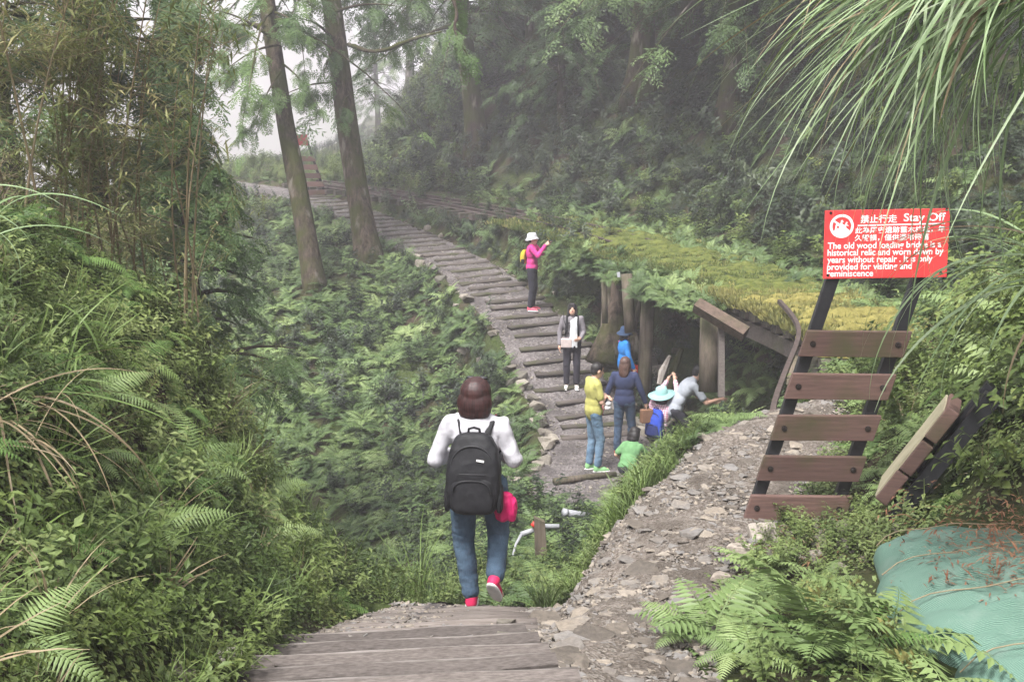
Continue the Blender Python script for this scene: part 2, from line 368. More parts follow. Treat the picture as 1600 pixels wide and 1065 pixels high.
GRAVEL = [(.24, 4.1), (.22, 5.2), (.16, 5.8), (.12, 6.6), (0.02, 7.3), (.33, 7.9), (1.0, 8.55), (1.6, 9.6), (2.15, 10.6), (2.6, 11.6), (3.3, 11.4), (3.05, 10.5), (2.8, 9.4), (2.25, 8.3), (1.75, 7.4), (1.35, 6.5), (1.0, 5.5), (.85, 4.9), (.75, 4.1)]
def inpoly(x, y, poly):
    c = np.zeros(x.shape, bool); n = len(poly)
    for i in range(n):
        x1, y1 = poly[i]; x2, y2 = poly[(i + 1) % n]
        m = ((y1 > y) != (y2 > y)) & (x < (x2 - x1) * (y - y1) / (y2 - y1 + 1e-12) + x1); c ^= m
    return c
def poly_sd(x, y, poly):
    L = np.array(list(poly) + [poly[0]], float); d, _, _ = polydist(x, y, L)
    return np.where(inpoly(x, y, poly), d, -d)
def path_sd(x, y):
    d, s, p = polydist(x, y, P_LINE); hw = np.interp(p, [0, 1.2, 1.8, 3.9, 4.3, 5, 7, 9, 16], [.4, .35, -.6, -.6, .6, .95, .9, .85, .75])
    return hw - d

GZ = H(GX, GY)
gsd = poly_sd(GX, GY, GRAVEL); psd = path_sd(GX, GY)
ons_t = (np.abs(GX + .45) < .62) & (GY > 4.0) & (GY < 7.6)
GZ2 = GZ - .06 * sm(.02, .12, gsd) - .06 * sm(.02, .14, psd) - .12 * ons_t
idx = np.arange(ny * nx).reshape(ny, nx)
F = np.stack([idx[:-1, :-1], idx[:-1, 1:], idx[1:, 1:], idx[1:, :-1]], -1).reshape(-1, 4)
ground = link('ground', mesh_np('ground', np.stack([GX, GY, GZ2], -1).reshape(-1, 3), F, True), M_ground); tag(ground, kind='structure')

def sheet(name, sdfn, x0, x1, y0, y1, step, mat, lift, edge=.0, rough=.012):
    ax = np.arange(x0, x1, step); ay = np.arange(y0, y1, step); X, Y = np.meshgrid(ax, ay)
    Xj = X + rng.uniform(-.3, .3, X.shape) * step; Yj = Y + rng.uniform(-.3, .3, X.shape) * step
    sd = sdfn(Xj, Yj) + .08 * fbm(Xj * 4, Yj * 4, 2)
    Z = H(Xj, Yj) + lift + rough * fbm(Xj * 7, Yj * 7, 3) - .09 * (1 - sm(-.12, .1, sd))
    id_ = np.arange(X.size).reshape(X.shape)
    q = np.stack([id_[:-1, :-1], id_[:-1, 1:], id_[1:, 1:], id_[1:, :-1]], -1).reshape(-1, 4)
    ok = (sd.reshape(-1)[q] > -.12).any(1); q = q[ok]; u = np.unique(q); mp = np.full(X.size, -1); mp[u] = np.arange(len(u))
    V = np.stack([Xj, Yj, Z], -1).reshape(-1, 3)[u]
    o = link(name, mesh_np(name, V, mp[q], True), mat); return tag(o, kind='structure')
gravel_path = sheet('gravel_path', lambda x, y: poly_sd(x, y, GRAVEL), -.2, 3.6, 3.9, 11.8, .05, M_gravel, .012, rough=.03)
lower_path = sheet('lower_path', path_sd, -14, 3, 7.6, 46, .09, M_gravel2, .012, rough=.035)

# ------------------------------------------------------------------ plant templates (verts, faces)
def leafquad(base, d, side, L, Wd, fold=.15, curl=.0):
    """folded leaf: 6 verts, 4 tris-ish quads"""
    b = np.array(base); d = np.array(d); s = np.array(side); n = np.cross(s, d)
    p = [b, b + d * L * .45 + s * Wd / 2 + n * fold * Wd, b + d * L - n * curl * L, b + d * L * .45 - s * Wd / 2 + n * fold * Wd, b + d * L * .5]
    return p, [(0, 1, 4), (1, 2, 4), (0, 4, 3), (4, 2, 3)]
def nrmz(v): v = np.array(v, float); return v / (np.linalg.norm(v) + 1e-9)

def frond(L=.5, Wd=.2, n=16, e0=55, e1=-25, tooth=False, seed=0):
    r = random.Random(seed); mb = MB(); pts = [np.zeros(3)]; dirs = []
    st = 24
    for i in range(st):
        t = i / st; e = R(e0 + (e1 - e0) * t ** .8); d = np.array([0.05 * math.sin(3 * t + seed), math.cos(e), math.sin(e)]); dirs.append(nrmz(d)); pts.append(pts[-1] + d * L / st)
    dirs.append(dirs[-1]); pts = np.array(pts)
    mb.tube([tuple(p) for p in pts[::6]], [L * .009, L * .008, L * .006, L * .004, L * .002][:len(pts[::6])], 3, False)
    for i in range(n):
        t = .14 + .85 * i / n; k = t * st; a = int(k); p = pts[a] + (pts[min(a + 1, st)] - pts[a]) * (k - a); d = dirs[a]
        up = nrmz(np.cross(np.array([1, 0, 0]), d))
        prof = min(1, (t - .02) / .25) ** .7 * (1 - t) ** .75 * 1.35 + .03
        ln = Wd * .62 * prof * r.uniform(.88, 1.1)
        for sgn in (-1, 1):
            pd = nrmz(np.array([sgn, 0, 0]) * 1.0 + d * .38 - up * r.uniform(.05, .3))
            pw = min(L * .8 / n * 1.05, ln * .45); sd = nrmz(np.cross(pd, up)) * sgn
            if not tooth:
                q = [p, p + pd * ln * .35 + sd * pw * .5 + up * .0, p + pd * ln - up * ln * .12, p + pd * ln * .35 - sd * pw * .5]
                mb.add(q, [(0, 1, 2), (0, 2, 3)])
            else:
                m = 7; V = []; Fc = []
                for j in range(m + 1):
                    u = j / m; c = p + pd * ln * u - up * ln * .16 * u * u; wv = (pw * .42 * (1 - u ** 1.5) * min(1, .5 + 3 * u) + .0006) * (1 if j % 2 else .74)
                    V += [c + sd * wv, c + up * wv * .25, c - sd * wv]
                    if j:
                        b_ = 3 * j; Fc += [(b_ - 3, b_ - 2, b_ + 1, b_), (b_ - 2, b_ - 1, b_ + 2, b_ + 1)]
                mb.add(V, Fc)
    return mb
def fern_plant(nf=7, L=.5, Wd=.2, n=14, seed=0, tooth=False):
    r = random.Random(seed); mb = MB()
    for i in range(nf):
        f = frond(L * r.uniform(.7, 1.1), Wd, n, r.uniform(45, 75), r.uniform(-40, -10), tooth, seed * 20 + i)
        M = np.array(Matrix.Rotation(2 * math.pi * i / nf + r.uniform(-.4, .4), 3, 'Z')); mb.add(f.arr() @ M.T, f.F)
    return mb
def sprig(n=12, H_=.35, L=.09, Wd=.045, spread=.8, seed=0, stems=3):
    r = random.Random(seed); mb = MB()
    for s in range(stems):
        a = r.uniform(0, 6.28); lean = r.uniform(.1, .6) * spread; h = H_ * r.uniform(.6, 1.1)
        tip = np.array([math.cos(a) * lean * h, math.sin(a) * lean * h, h * math.sqrt(max(.2, 1 - lean * lean))])
        mb.tube([(0, 0, 0), tuple(tip * .5 + np.array([0, 0, .02])), tuple(tip)], [.004, .003, .0015], 3, False)
        for i in range(n):
            t = .2 + .8 * (i + 1) / n; p = tip * t; b = a + i * 2.4 + r.uniform(-.5, .5)
            d = nrmz([math.cos(b), math.sin(b), r.uniform(-.35, .5)]); sd = nrmz(np.cross(d, [0, 0, 1]))
            V, Fc = leafquad(p, d, sd, L * r.uniform(.6, 1.15), Wd * r.uniform(.7, 1.1), .15, r.uniform(0, .2)); mb.add(V, Fc)
    return mb
def mat_patch(n=26, rad=.14, L=.035, hgt=.07, seed=0):
    """carpet of small round leaves on short stalks"""
    r = random.Random(seed); mb = MB()
    for i in range(n):
        a = r.uniform(0, 6.28); q = rad * math.sqrt(r.random()); p = np.array([math.cos(a) * q, math.sin(a) * q, r.uniform(.1, 1) * hgt])
        b = r.uniform(0, 6.28); d = nrmz([math.cos(b), math.sin(b), r.uniform(-.5, .3)]); sd = nrmz(np.cross(d, [0, 0, 1]))
        V, Fc = leafquad(p, d, sd, L * r.uniform(.6, 1.4), L * r.uniform(.5, 1.0), .1, .1); mb.add(V, Fc)
    return mb
def blade(L, Wd, e0, e1, seg=7, kink=0):
    pts = [np.zeros(3)]; V = []; Fc = []
    for i in range(seg):
        t = i / seg; e = R(e0 + (e1 - e0) * t); pts.append(pts[-1] + np.array([kink * math.sin(t * 3), math.cos(e), math.sin(e)]) * L / seg)
    for i, p in enumerate(pts):
        t = i / seg; wv = Wd / 2 * (1 - t ** 2.2) * (.6 + .4 * min(1, t * 5)) + .0006
        V += [p + [-wv, 0, wv * .35], p, p + [wv, 0, wv * .35]]
    for i in range(seg):
        a = i * 3; Fc += [(a, a + 1, a + 4, a + 3), (a + 1, a + 2, a + 5, a + 4)]
    return np.array(V), Fc
def grass_tuft(n=14, L=.35, Wd=.008, seed=0, e=(50, 88), drop=90):
    r = random.Random(seed); mb = MB()
    for i in range(n):
        e0 = r.uniform(*e); V, Fc = blade(L * r.uniform(.5, 1.15), Wd * r.uniform(.7, 1.2), e0, e0 - r.uniform(.3, 1) * drop, 5, r.uniform(-.1, .1))
        M = np.array(Matrix.Rotation(r.uniform(0, 6.28), 3, 'Z')); mb.add(V @ M.T + np.array([r.uniform(-.03, .03), r.uniform(-.03, .03), 0]), Fc)
    return mb
def conspray(L=.7, n=14, seed=0, droop=60, dens=5, w=.26):
    """flat drooping spray of scale-leaf twigs along +Y"""
    r = random.Random(seed); mb = MB(); pts = [np.zeros(3)]; st = 14; e0 = r.uniform(-5, 20)
    for i in range(st):
        e = R(e0 - droop * (i / st)); pts.append(pts[-1] + np.array([.08 * math.sin(i * .7 + seed), math.cos(e), math.sin(e)]) * L / st)
    pts = np.array(pts); mb.tube([tuple(p) for p in pts[::3]], [.006, .005, .004, .003, .002], 3, False)
    for i in range(n):
        t = .08 + .92 * (i + .5) / n; k = t * st; a = min(int(k), st - 1); p = pts[a] + (pts[a + 1] - pts[a]) * (k - a); d = nrmz(pts[a + 1] - pts[a])
        for sgn in (-1, 1):
            ln = w * (1.15 - t) * r.uniform(.5, 1.1) + .03
            b = nrmz(np.array([sgn * 1.0, 0, 0]) + d * r.uniform(.4, .9) + np.array([0, 0, r.uniform(-.5, .1)]))
            for j in range(dens):
                u = (j + .3) / dens; c = p + b * ln * u + np.array([0, 0, -.22 * ln * u * u])
                for s2 in (-1, 1):
                    sd = nrmz(np.cross(b, [0, 0, 1])) * s2; q = nrmz(b * .9 + sd * r.uniform(.4, 1.1) + np.array([0, 0, r.uniform(-.5, .25)])); l2 = ln * .42 * (1.1 - u * .6) + .012
                    wv = nrmz(np.cross(q, [r.uniform(-.4, .4), r.uniform(-.4, .4), 1])) * (.009 + .085 * l2)
                    mb.add([c - wv * .5, c + q * l2 * .5 + wv, c + q * l2, c + q * l2 * .5 - wv], [(0, 1, 2, 3)])
    return mb
def bamboo_tuft(n=9, L=.16, Wd=.018, seed=0):
    r = random.Random(seed); mb = MB()
    for i in range(n):
        b = r.uniform(0, 6.28); d = nrmz([math.cos(b), math.sin(b), r.uniform(-.7, .6)]); sd = nrmz(np.cross(d, [0, 0, 1]))
        p = np.array([r.uniform(-.06, .06), r.uniform(-.06, .06), r.uniform(-.08, .08)])
        V, Fc = leafquad(p, d, sd, L * r.uniform(.5, 1.2), Wd * r.uniform(.8, 1.2), .1, .15); mb.add(V, Fc)
    return mb
def moss_tuft(n=18, rad=.06, hgt=.05, seed=0):
    r = random.Random(seed); mb = MB()
    for i in range(n):
        a = r.uniform(0, 6.28); q = rad * math.sqrt(r.random()); p = np.array([math.cos(a) * q, math.sin(a) * q, -.01])
        d = nrmz([math.cos(a) * .6 * q / rad, math.sin(a) * .6 * q / rad, 1]); sd = nrmz([r.uniform(-1, 1), r.uniform(-1, 1), 0])
        h = hgt * r.uniform(.5, 1.1); wv = sd * .007
        mb.add([p - wv * .6, p + d * h * .6 - wv, p + d * h, p + d * h * .6 + wv, p + wv * .6], [(0, 1, 2, 3, 4)])
    return mb
def hull_rock(seed, flat=.4, n=14, sx=1., sy=.75):
    r = random.Random(seed); bm = bmesh.new()
    for i in range(n):
        a = r.uniform(0, 6.28); q = r.uniform(.6, 1) ; z = r.uniform(-1, 1)
        bm.verts.new((math.cos(a) * q * sx * .5, math.sin(a) * q * sy * .5, z * flat * .5 * (1 if abs(z) < .6 else .9)))
    res = bmesh.ops.convex_hull(bm, input=bm.verts[:])
    bmesh.ops.delete(bm, geom=[v for v in bm.verts if not v.link_faces], context='VERTS')
    me = bpy.data.meshes.new('rock'); bm.to_mesh(me); bm.free(); return me

# ------------------------------------------------------------------ scattering
def tmpl_collection(name, meshes):
    c = bpy.data.collections.new('templates_' + name)
    for i, me in enumerate(meshes):
        o = bpy.data.objects.new(f'{name}_{i:02d}', me); c.objects.link(o)
    return c
def mk(mbs, mat, name='template'):
    out = []
    for b in mbs:
        me = mesh_np(name, b.arr(), b.F); me.materials.append(mat); out.append(me)
    return out
def scatter(name, meshes, P, ROT, S, label, cat, I=None, kind='stuff'):
    P = np.asarray(P); N = len(P)
    me = bpy.data.meshes.new(name); me.vertices.add(N); me.vertices.foreach_set('co', P.astype(np.float32).ravel())
    a = me.attributes.new('rot', 'FLOAT_VECTOR', 'POINT'); a.data.foreach_set('vector', np.asarray(ROT, np.float32).ravel())
    a = me.attributes.new('scl', 'FLOAT', 'POINT'); a.data.foreach_set('value', np.asarray(S, np.float32))
    if I is None: I = rng.integers(0, len(meshes), N)
    a = me.attributes.new('idx', 'INT', 'POINT'); a.data.foreach_set('value', np.asarray(I, np.int32))
    o = link(name, me); tag(o, label, cat, kind=kind)
    c = tmpl_collection(name, meshes)
    g = bpy.data.node_groups.new('scatter_' + name, 'GeometryNodeTree'); g.is_modifier = True
    g.interface.new_socket('Geometry', in_out='INPUT', socket_type='NodeSocketGeometry'); g.interface.new_socket('Geometry', in_out='OUTPUT', socket_type='NodeSocketGeometry')
    N_ = g.nodes.new; gi = N_('NodeGroupInput'); go = N_('NodeGroupOutput'); ci = N_('GeometryNodeCollectionInfo'); ip = N_('GeometryNodeInstanceOnPoints')
    ci.inputs['Collection'].default_value = c; ci.inputs['Separate Children'].default_value = True; ci.inputs['Reset Children'].default_value = True
    def attr(nm, ty):
        q = N_('GeometryNodeInputNamedAttribute'); q.data_type = ty; q.inputs['Name'].default_value = nm; return [s for s in q.outputs if s.enabled and s.name == 'Attribute'][0]
    er = N_('FunctionNodeEulerToRotation'); g.links.new(attr('rot', 'FLOAT_VECTOR'), er.inputs[0])
    ip.inputs['Pick Instance'].default_value = True
    L = g.links.new; L(gi.outputs[0], ip.inputs['Points']); L(ci.outputs[0], ip.inputs['Instance']); L(attr('idx', 'INT'), ip.inputs['Instance Index'])
    L(er.outputs[0], ip.inputs['Rotation']); L(attr('scl', 'FLOAT'), ip.inputs['Scale']); L(ip.outputs[0], go.inputs[0])
    md = o.modifiers.new('scatter', 'NODES'); md.node_group = g
    return o
CP, SP = math.cos(PITCH), math.sin(PITCH)
def project(P):
    P = np.asarray(P, float); z = P[:, 2] - CAM_Z; D = P[:, 1] * CP - z * SP; U = P[:, 1] * SP + z * CP
    return 800 + 1800 * P[:, 0] / np.maximum(D, .01), 532.5 - 1800 * U / np.maximum(D, .01), D
def inview(P, m=180):
    px, py, D = project(P); return (D > .5) & (px > -m) & (px < 1600 + m) & (py > -m) & (py < 1065 + m)
def grad(x, y, e=.12):
    return (H(x + e, y) - H(x - e, y)) / (2 * e), (H(x, y + e) - H(x, y - e)) / (2 * e)
def sample(n, x0, x1, y0, y1, mask=None, steep=True, bias=None):
    """points on the ground, about n kept before masks, weighted with surface slope"""
    x = rng.uniform(x0, x1, n); y = rng.uniform(y0, y1, n)
    gx, gy = grad(x, y); a = np.sqrt(1 + gx * gx + gy * gy)
    keep = rng.random(n) < (np.minimum(a, 4) / 4 if steep else 1)
    if mask is not None: keep &= mask(x, y)
    x, y, gx, gy = x[keep], y[keep], gx[keep], gy[keep]
    P = np.stack([x, y, H(x, y)], -1); k = inview(P); P = P[k]; gx = gx[k]; gy = gy[k]
    nrm = np.stack([-gx, -gy, np.ones_like(gx)], -1); nrm /= np.linalg.norm(nrm, axis=1)[:, None]
    return P, nrm
def rots(nrm, k=.6, tilt=.25):
    out = np.zeros((len(nrm), 3))
    for i, n in enumerate(nrm):
        v = Vector(n) * k + Vector((0, 0, 1 - k)) + Vector((random.uniform(-tilt, tilt), random.uniform(-tilt, tilt), 0))
        q = v.to_track_quat('Z', 'Y') @ Matrix.Rotation(random.uniform(0, 6.283), 3, 'Z').to_quaternion(); out[i] = q.to_euler()
    return out
def free(x, y, g=.0, p=.0):
    """off the gravel, stairs and path"""
    return (poly_sd(x, y, GRAVEL) < g) & (path_sd(x, y) < p) & ~((np.abs(x + .45) < .66) & (y > 3) & (y < 7.7))
def edist(x, y):
    d, s, p = polydist(x, y, E_LINE); return d * s

# ------------------------------------------------------------------ placing helpers
def at(px, py, D):
    u = (px - 800) / 1800; v = (532.5 - py) / 1800
    return Vector((u * D, D * (CP + v * SP), CAM_Z + D * (-SP + v * CP)))
def hit(px, py, d0=4., d1=90.):
    D = np.arange(d0, d1, .1); u = (px - 800) / 1800; v = (532.5 - py) / 1800
    x = u * D; y = D * (CP + v * SP); z = CAM_Z + D * (-SP + v * CP)
    k = np.nonzero(z < H(x, y))[0]
    i = k[0] if len(k) else len(D) - 1
    return Vector((x[i], y[i], float(H(x[i:i+1], y[i:i+1])[0])))
_seg = np.sqrt((np.diff(E_LINE, axis=0) ** 2).sum(1)); _cum = np.concatenate([[0], np.cumsum(_seg)])
def smooth_line(L, n=3):
    P = L.copy()
    for _ in range(n):
        Q = [P[0]]
        for a, b in zip(P[:-1], P[1:]): Q += [a * .75 + b * .25, a * .25 + b * .75]
        P = np.array(Q + [P[-1]])
    return P
ES = smooth_line(E_LINE[:13]); _es = np.concatenate([[0], np.cumsum(np.sqrt((np.diff(ES, axis=0) ** 2).sum(1)))])
def epos(s, off=0.):
    i = min(max(np.searchsorted(_es, s) - 1, 0), len(ES) - 2); t = (s - _es[i]) / (_es[i + 1] - _es[i])
    p = ES[i] * (1 - t) + ES[i + 1] * t; a = ES[max(i - 2, 0)]; b = ES[min(i + 3, len(ES) - 1)]; d = (b - a) / np.linalg.norm(b - a)
    n = np.array([d[1], -d[0]]); q = p + n * off
    return q, math.atan2(n[1], n[0])

# ------------------------------------------------------------------ stairs in front
st = thing('timber_stairs', 'weathered grey plank stairs descending at the bottom edge of the photo', 'stairs', (-.455, 4.0, 0), R(6))
prof = [(-.27 + .118 * i, .785 - .122 * (i // 3) + random.uniform(-.004, .004)) for i in range(15)]
for i, (yy, zz) in enumerate(prof):
    mb = MB(); Lw = 1.30 + random.uniform(-.03, .05) + (.10 if i < 3 else 0)
    seg = 10; V = []
    for k in range(seg + 1):
        xx = (k / seg - .5) * Lw; wob = .0035 * math.sin(k * 1.7 + i * 2) ; dz = .005 * math.sin(k * .9 + i)
        for (a, b) in ((-.049, -.007), (-.043, .0), (.043, .0), (.049, -.007), (.049, -.05), (-.049, -.05)): V.append((xx, a + wob, b + dz))
    Fc = [(k * 6 + j, k * 6 + (j + 1) % 6, (k + 1) * 6 + (j + 1) % 6, (k + 1) * 6 + j) for k in range(seg) for j in range(6)] + [tuple(range(5, -1, -1)), tuple(seg * 6 + j for j in range(6))]
    mb.add(V, Fc); pk_ = mb.build('plank', M_plank, st, loc=(.03 + random.uniform(-.02, .02), yy, zz - .01), rot=(random.uniform(-.01, .01), 0, random.uniform(-.012, .012)))
    if i % 3 == 2:
        mb = MB(); mb.tube([((k / 8 - .5) * Lw, .049 + .003 * math.sin(k * 1.3 + i), -.006 + .002 * math.sin(k * 2.1 + i)) for k in range(9)], [random.uniform(.006, .009) for _ in range(9)], 6); mb.build('nosing', M_nosing, pk_, True)
tag(sheet('stair_gravel', lambda x, y: np.minimum(.72 - np.abs(x + .42 - .1 * (y - 5.3)), np.minimum(y - 5.32, 8.0 - y)), -1.3, .5, 5.3, 8.1, .05, M_gravel2, .0, rough=.03), kind='structure')
ls = thing('log_steps', 'worn brown log steps with gravel treads below the plank stairs', 'steps', (-.42, 5.5, 0), R(4))
for i, (yy, l, dx) in enumerate([(.22, 1.15, .0), (.56, 1.15, .03), (.90, 1.1, .06), (1.24, 1.05, .10), (1.58, 1.0, .12), (2.0, .9, .2)]):
    pts = [((k / 6 - .5) * l, .012 * math.sin(k + i), .006 * math.sin(2 * k)) for k in range(7)]; zz = float(stair_z(5.5 + yy)) if yy < 1.9 else Hs(-.25, 7.5) - .02
    mb = MB(); mb.tube(pts, [.034, .040, .037, .040, .038, .040, .034], 9, True, .10); mb.build('log', M_step, ls, True, loc=(dx, yy, zz - .006), rot=(0, 0, random.uniform(-.05, .05)))

# ------------------------------------------------------------------ lower path log treads
lt = thing('log_stairway', 'long flight of dark log treads climbing the lower path to the rails', 'stairway', (1.4, 18, -2.6))
Pd = smooth_line(P_LINE[5:15]); ps_ = np.concatenate([[0], np.cumsum(np.sqrt((np.diff(Pd[:, :2], axis=0) ** 2).sum(1)))])
s = 2.0; k = 0; treads = []
while s < ps_[-1] - .5:
    i = np.searchsorted(ps_, s) - 1; t = (s - ps_[i]) / (ps_[i + 1] - ps_[i]); p = Pd[i] * (1 - t) + Pd[i + 1] * t; d = Pd[min(i + 3, len(Pd) - 1)] - Pd[max(i - 3, 0)]
    treads.append((p, math.atan2(d[1], d[0]) - math.pi / 2)); s += (.50 if s < 10 else (.62 if s < 18 else .8)) * random.uniform(.85, 1.15)
for (p, az) in treads:
    l = random.uniform(1.05, 1.5); mb = MB()
    mb.tube([((k / 5 - .5) * l, random.uniform(-.015, .015), random.uniform(-.008, .008)) for k in range(6)], [random.uniform(.06, .085) for _ in range(6)], 9, True, .10)
    o_ = mb.build('log', M_log, lt, True, loc=(p[0] - 1.4 + .10 + random.uniform(-.10, .10), p[1] - 18, Hs(p[0], p[1]) + 2.6 + .012), rot=(0, random.uniform(-.03, .03), az + .12 + random.uniform(-.14, .14))); o_.scale = (1, random.uniform(.9, 1.4), random.uniform(.5, .75))
b0, b1 = at(866, 752, 17.0), at(962, 741, 17.5)
bl = thing('edging_log', 'thin grey log lying across the near end of lower path', 'log', b0)
mb = MB(); mb.tube([(0, 0, 0), tuple((b1 - b0) * .5 + Vector((0, 0, .01))), tuple(b1 - b0)], [.055, .05, .045], 8, True, .06); mb.build('log', M_post, bl, True)

# ------------------------------------------------------------------ bridge and railway
S14 = 4.0  # arc length where the trestle begins
def s_of_y(y): return float(np.interp(y, ES[:, 1], _es))
sA, sB = s_of_y(12.7), s_of_y(25.0)
br = thing('trestle_bridge', 'mossy old timber loading bridge curving around the hollow behind the red sign', 'bridge', (3.3, 16, 0))
def rel(p): return (p[0] - 3.3, p[1] - 16, p[2])
def moss_mound(seed, L=1.95, Wd=.25, Hh=.16):
    r = random.Random(seed); nu, nv = 22, 9; V = []; Fc = []
    for i in range(nu + 1):
        x = (i / nu - .5) * L; en = (1 - abs(2 * i / nu - 1) ** 6) ** .5
        for j in range(nv):
            a = math.pi * j / (nv - 1); nn = 1 + .55 * mnoise.noise((x * 3.5, a * 1.3, seed * 3.1)) + .25 * mnoise.noise((x * 11, a * 3, seed))
            V.append((x, -math.cos(a) * Wd / 2 * (.6 + .4 * en) * (1 + .25 * mnoise.noise((x * 2.2, 5, seed))), math.sin(a) ** .8 * Hh * en * nn - .03))
    for i in range(nu):
        for j in range(nv - 1): Fc.append((i * nv + j, (i + 1) * nv + j, (i + 1) * nv + j + 1, i * nv + j + 1))
    Fc += [tuple(range(nv)), tuple(nu * nv + nv - 1 - j for j in range(nv))]
    return mesh_np('mossy_sleeper', V, Fc, True)
def mat_mosstie(name, a, b):
    m, n, p, o = newmat(name); t = tex(n, 9, 8, coord='World', rough=.7); u = tex(n, 1.3, 3, coord='World')
    col = ramp(n, t.outputs[0], [(.28, (.06, .05, .025)), (.42, a), (.75, b)])
    n.links.new(col, p.inputs['Base Color']); p.inputs['Roughness'].default_value = 1; p.inputs['Specular IOR Level'].default_value = .05; bump(n, p, t.outputs[0], 1, .05); return m
M_tiey = mat_mosstie('moss_on_sleeper', (.16, .145, .045), (.30, .265, .09)); M_tieg = mat_mosstie('green_moss_on_sleeper', (.08, .10, .03), (.17, .18, .05))
mm_y = [moss_mound(i) for i in range(4)]; mm_g = [m.copy() for m in mm_y]
for m in mm_y: m.materials.append(M_tiey)
for m in mm_g: m.materials.append(M_tieg)
tie_box = MB(); tie_box.box((0, 0, 0), (1.9, .2, .16)); tie_me = mesh_np('sleeper', tie_box.arr(), tie_box.F); tie_me.materials.append(M_log)
s = sA; k = 0
while s < sB:
    q, az = epos(s, 1.6); near = q[1] < 18.2 - random.uniform(0, 2)
    o = link('sleeper', tie_me, None, br, rel((q[0], q[1], -.07 + random.uniform(-.02, .02))), (0, random.uniform(-.02, .02), az + random.uniform(-.05, .05)))
    if q[1] > 13.0:
        c = link('moss_cover', (mm_y if near else mm_g)[k % 4], None, o, (random.uniform(-.1, .1), 0, .09), (0, 0, random.choice((0, math.pi)))); c.scale = (1, random.uniform(.85, 1.2), random.uniform(.7, 1.25))
    s += .36; k += 1
for off in (.8, 1.4, 2.2):
    mb = MB(); pts = []
    for i in range(25):
        q, az = epos(sA + .6 + (sB - sA - .6) * i / 24, off); pts.append(rel((q[0], q[1], -.3)))
    mb.tube(pts, .16, 4, True, 0, True); mb.build('stringer', M_log, br)
for sp, off in ((s_of_y(14.2), .55), (s_of_y(19.6), .35), (s_of_y(21.2), .3)):
    q, az = epos(sp, off); zb = Hs(q[0], q[1]) - .2; mb = MB()
    mb.tube([rel((q[0], q[1], zb)), rel((q[0], q[1], (zb - .3) / 2)), rel((q[0] + .03, q[1], -.25))], [.13, .125, .12], 10, True, .04); mb.build('post', M_post, br, True)
# the near bent: thick post with a thin board beside it and a cap beam that sticks out
def stick(parent, origin, name, a, b, r0, r1, mat, n=8, sq=None, jit=.03):
    a = a - origin; b = b - origin; mb = MB(); mb.tube([tuple(a), tuple(a.lerp(b, .5)), tuple(b)], [r0, (r0 + r1) / 2, r1], n, True, jit, sq); return mb.build(name, mat, parent, n > 5)
OB = Vector((3.3, 16, 0)); M_beam = mat_wood('brown_beam', (.12, .085, .065), (.05, .036, .03), .1, sc=(20, 20, 20))
stick(br, OB, 'post', at(1108, 612, 16.2) , at(1110, 488, 16.2), .15, .14, M_post, 10)
stick(br, OB, 'board', at(1127, 620, 15.9), at(1127, 508, 15.9), .06, .055, M_plank, 4, True)
stick(br, OB, 'cap_beam', at(1088, 476, 15.9), at(1165, 522, 15.6), .115, .115, M_beam, 4, True)
stick(br, OB, 'post', at(945, 505, 20.3), at(944, 432, 20.3), .055, .05, M_post, 6)
stick(br, OB, 'post', at(985, 520, 19.8), at(979, 428, 19.8), .10, .10, M_post, 8)
stick(br, OB, 'brace', at(990, 515, 20.2), at(1008, 440, 20.2), .05, .04, M_post, 6)
o = stick(br, OB, 'white_plate', at(966, 425, 19.6), at(967, 433, 19.6), .035, .035, M_pipe, 4, True)
# leaning mossy stump under the deck
sp = thing('dead_tree', 'leaning moss covered dead tree under the bridge deck', 'tree', at(955, 560, 20.8))
o0 = at(955, 560, 20.8); mb = MB(); mb.tube([tuple(at(*q) - o0) for q in ((945, 570, 20.8), (957, 520, 20.9), (968, 470, 21.0), (972, 420, 21.0))], [.34, .24, .19, .2], 10, True, .12); mb.build('trunk', M_bark, sp, True)
mb = MB(); mb.tube([tuple(at(*q) - o0) for q in ((1000, 560, 20.9), (985, 520, 20.9), (972, 480, 21.0))], [.12, .11, .1], 8, True, .12); mb.build('root', M_bark, sp, True)
dw = at(1035, 600, 19.3); dt = thing('driftwood', 'pale split driftwood standing among rocks under the bridge', 'driftwood', dw)
mb = MB(); mb.tube([tuple(at(*q) - dw) for q in ((1030, 600, 19.6), (1036, 580, 19.6), (1047, 556, 19.7))], [.05, .07, .03], 6, True, .15); mb.build('wood', M_drift, dt)
mb = MB(); mb.tube([tuple(at(*q) - dw) for q in ((1040, 620, 19.7), (1052, 580, 19.8), (1065, 545, 19.9))], [.08, .08, .04], 6, True, .15); mb.build('bark', M_barkdk, dt)

# railway on to the far bend
rw = thing('railway_track', 'narrow gauge rusty railway track curving away along the foot of hill', 'railway', (-2, 31, 0))
def relr(p): return (p[0] + 2, p[1] - 31, p[2])
sE = _es[-1]
def rail_mesh(s0, s1, off, rl, n=60, zz=.0):
    V = []; Fc = []; pr = [(-.045, 0), (.045, 0), (.045, .015), (.012, .03), (.012, .075), (.028, .085), (.028, .11), (-.028, .11), (-.028, .085), (-.012, .075), (-.012, .03), (-.045, .015)]
    for i in range(n + 1):
        q, az = epos(s0 + (s1 - s0) * i / n, off); c, s_ = math.cos(az), math.sin(az)
        for (a, b) in pr: V.append(rl((q[0] + c * a, q[1] + s_ * a, zz + b)))
    m = len(pr)
    for i in range(n):
        for j in range(m): Fc.append((i * m + j, i * m + (j + 1) % m, (i + 1) * m + (j + 1) % m, (i + 1) * m + j))
    return mesh_np('rail', V, Fc)
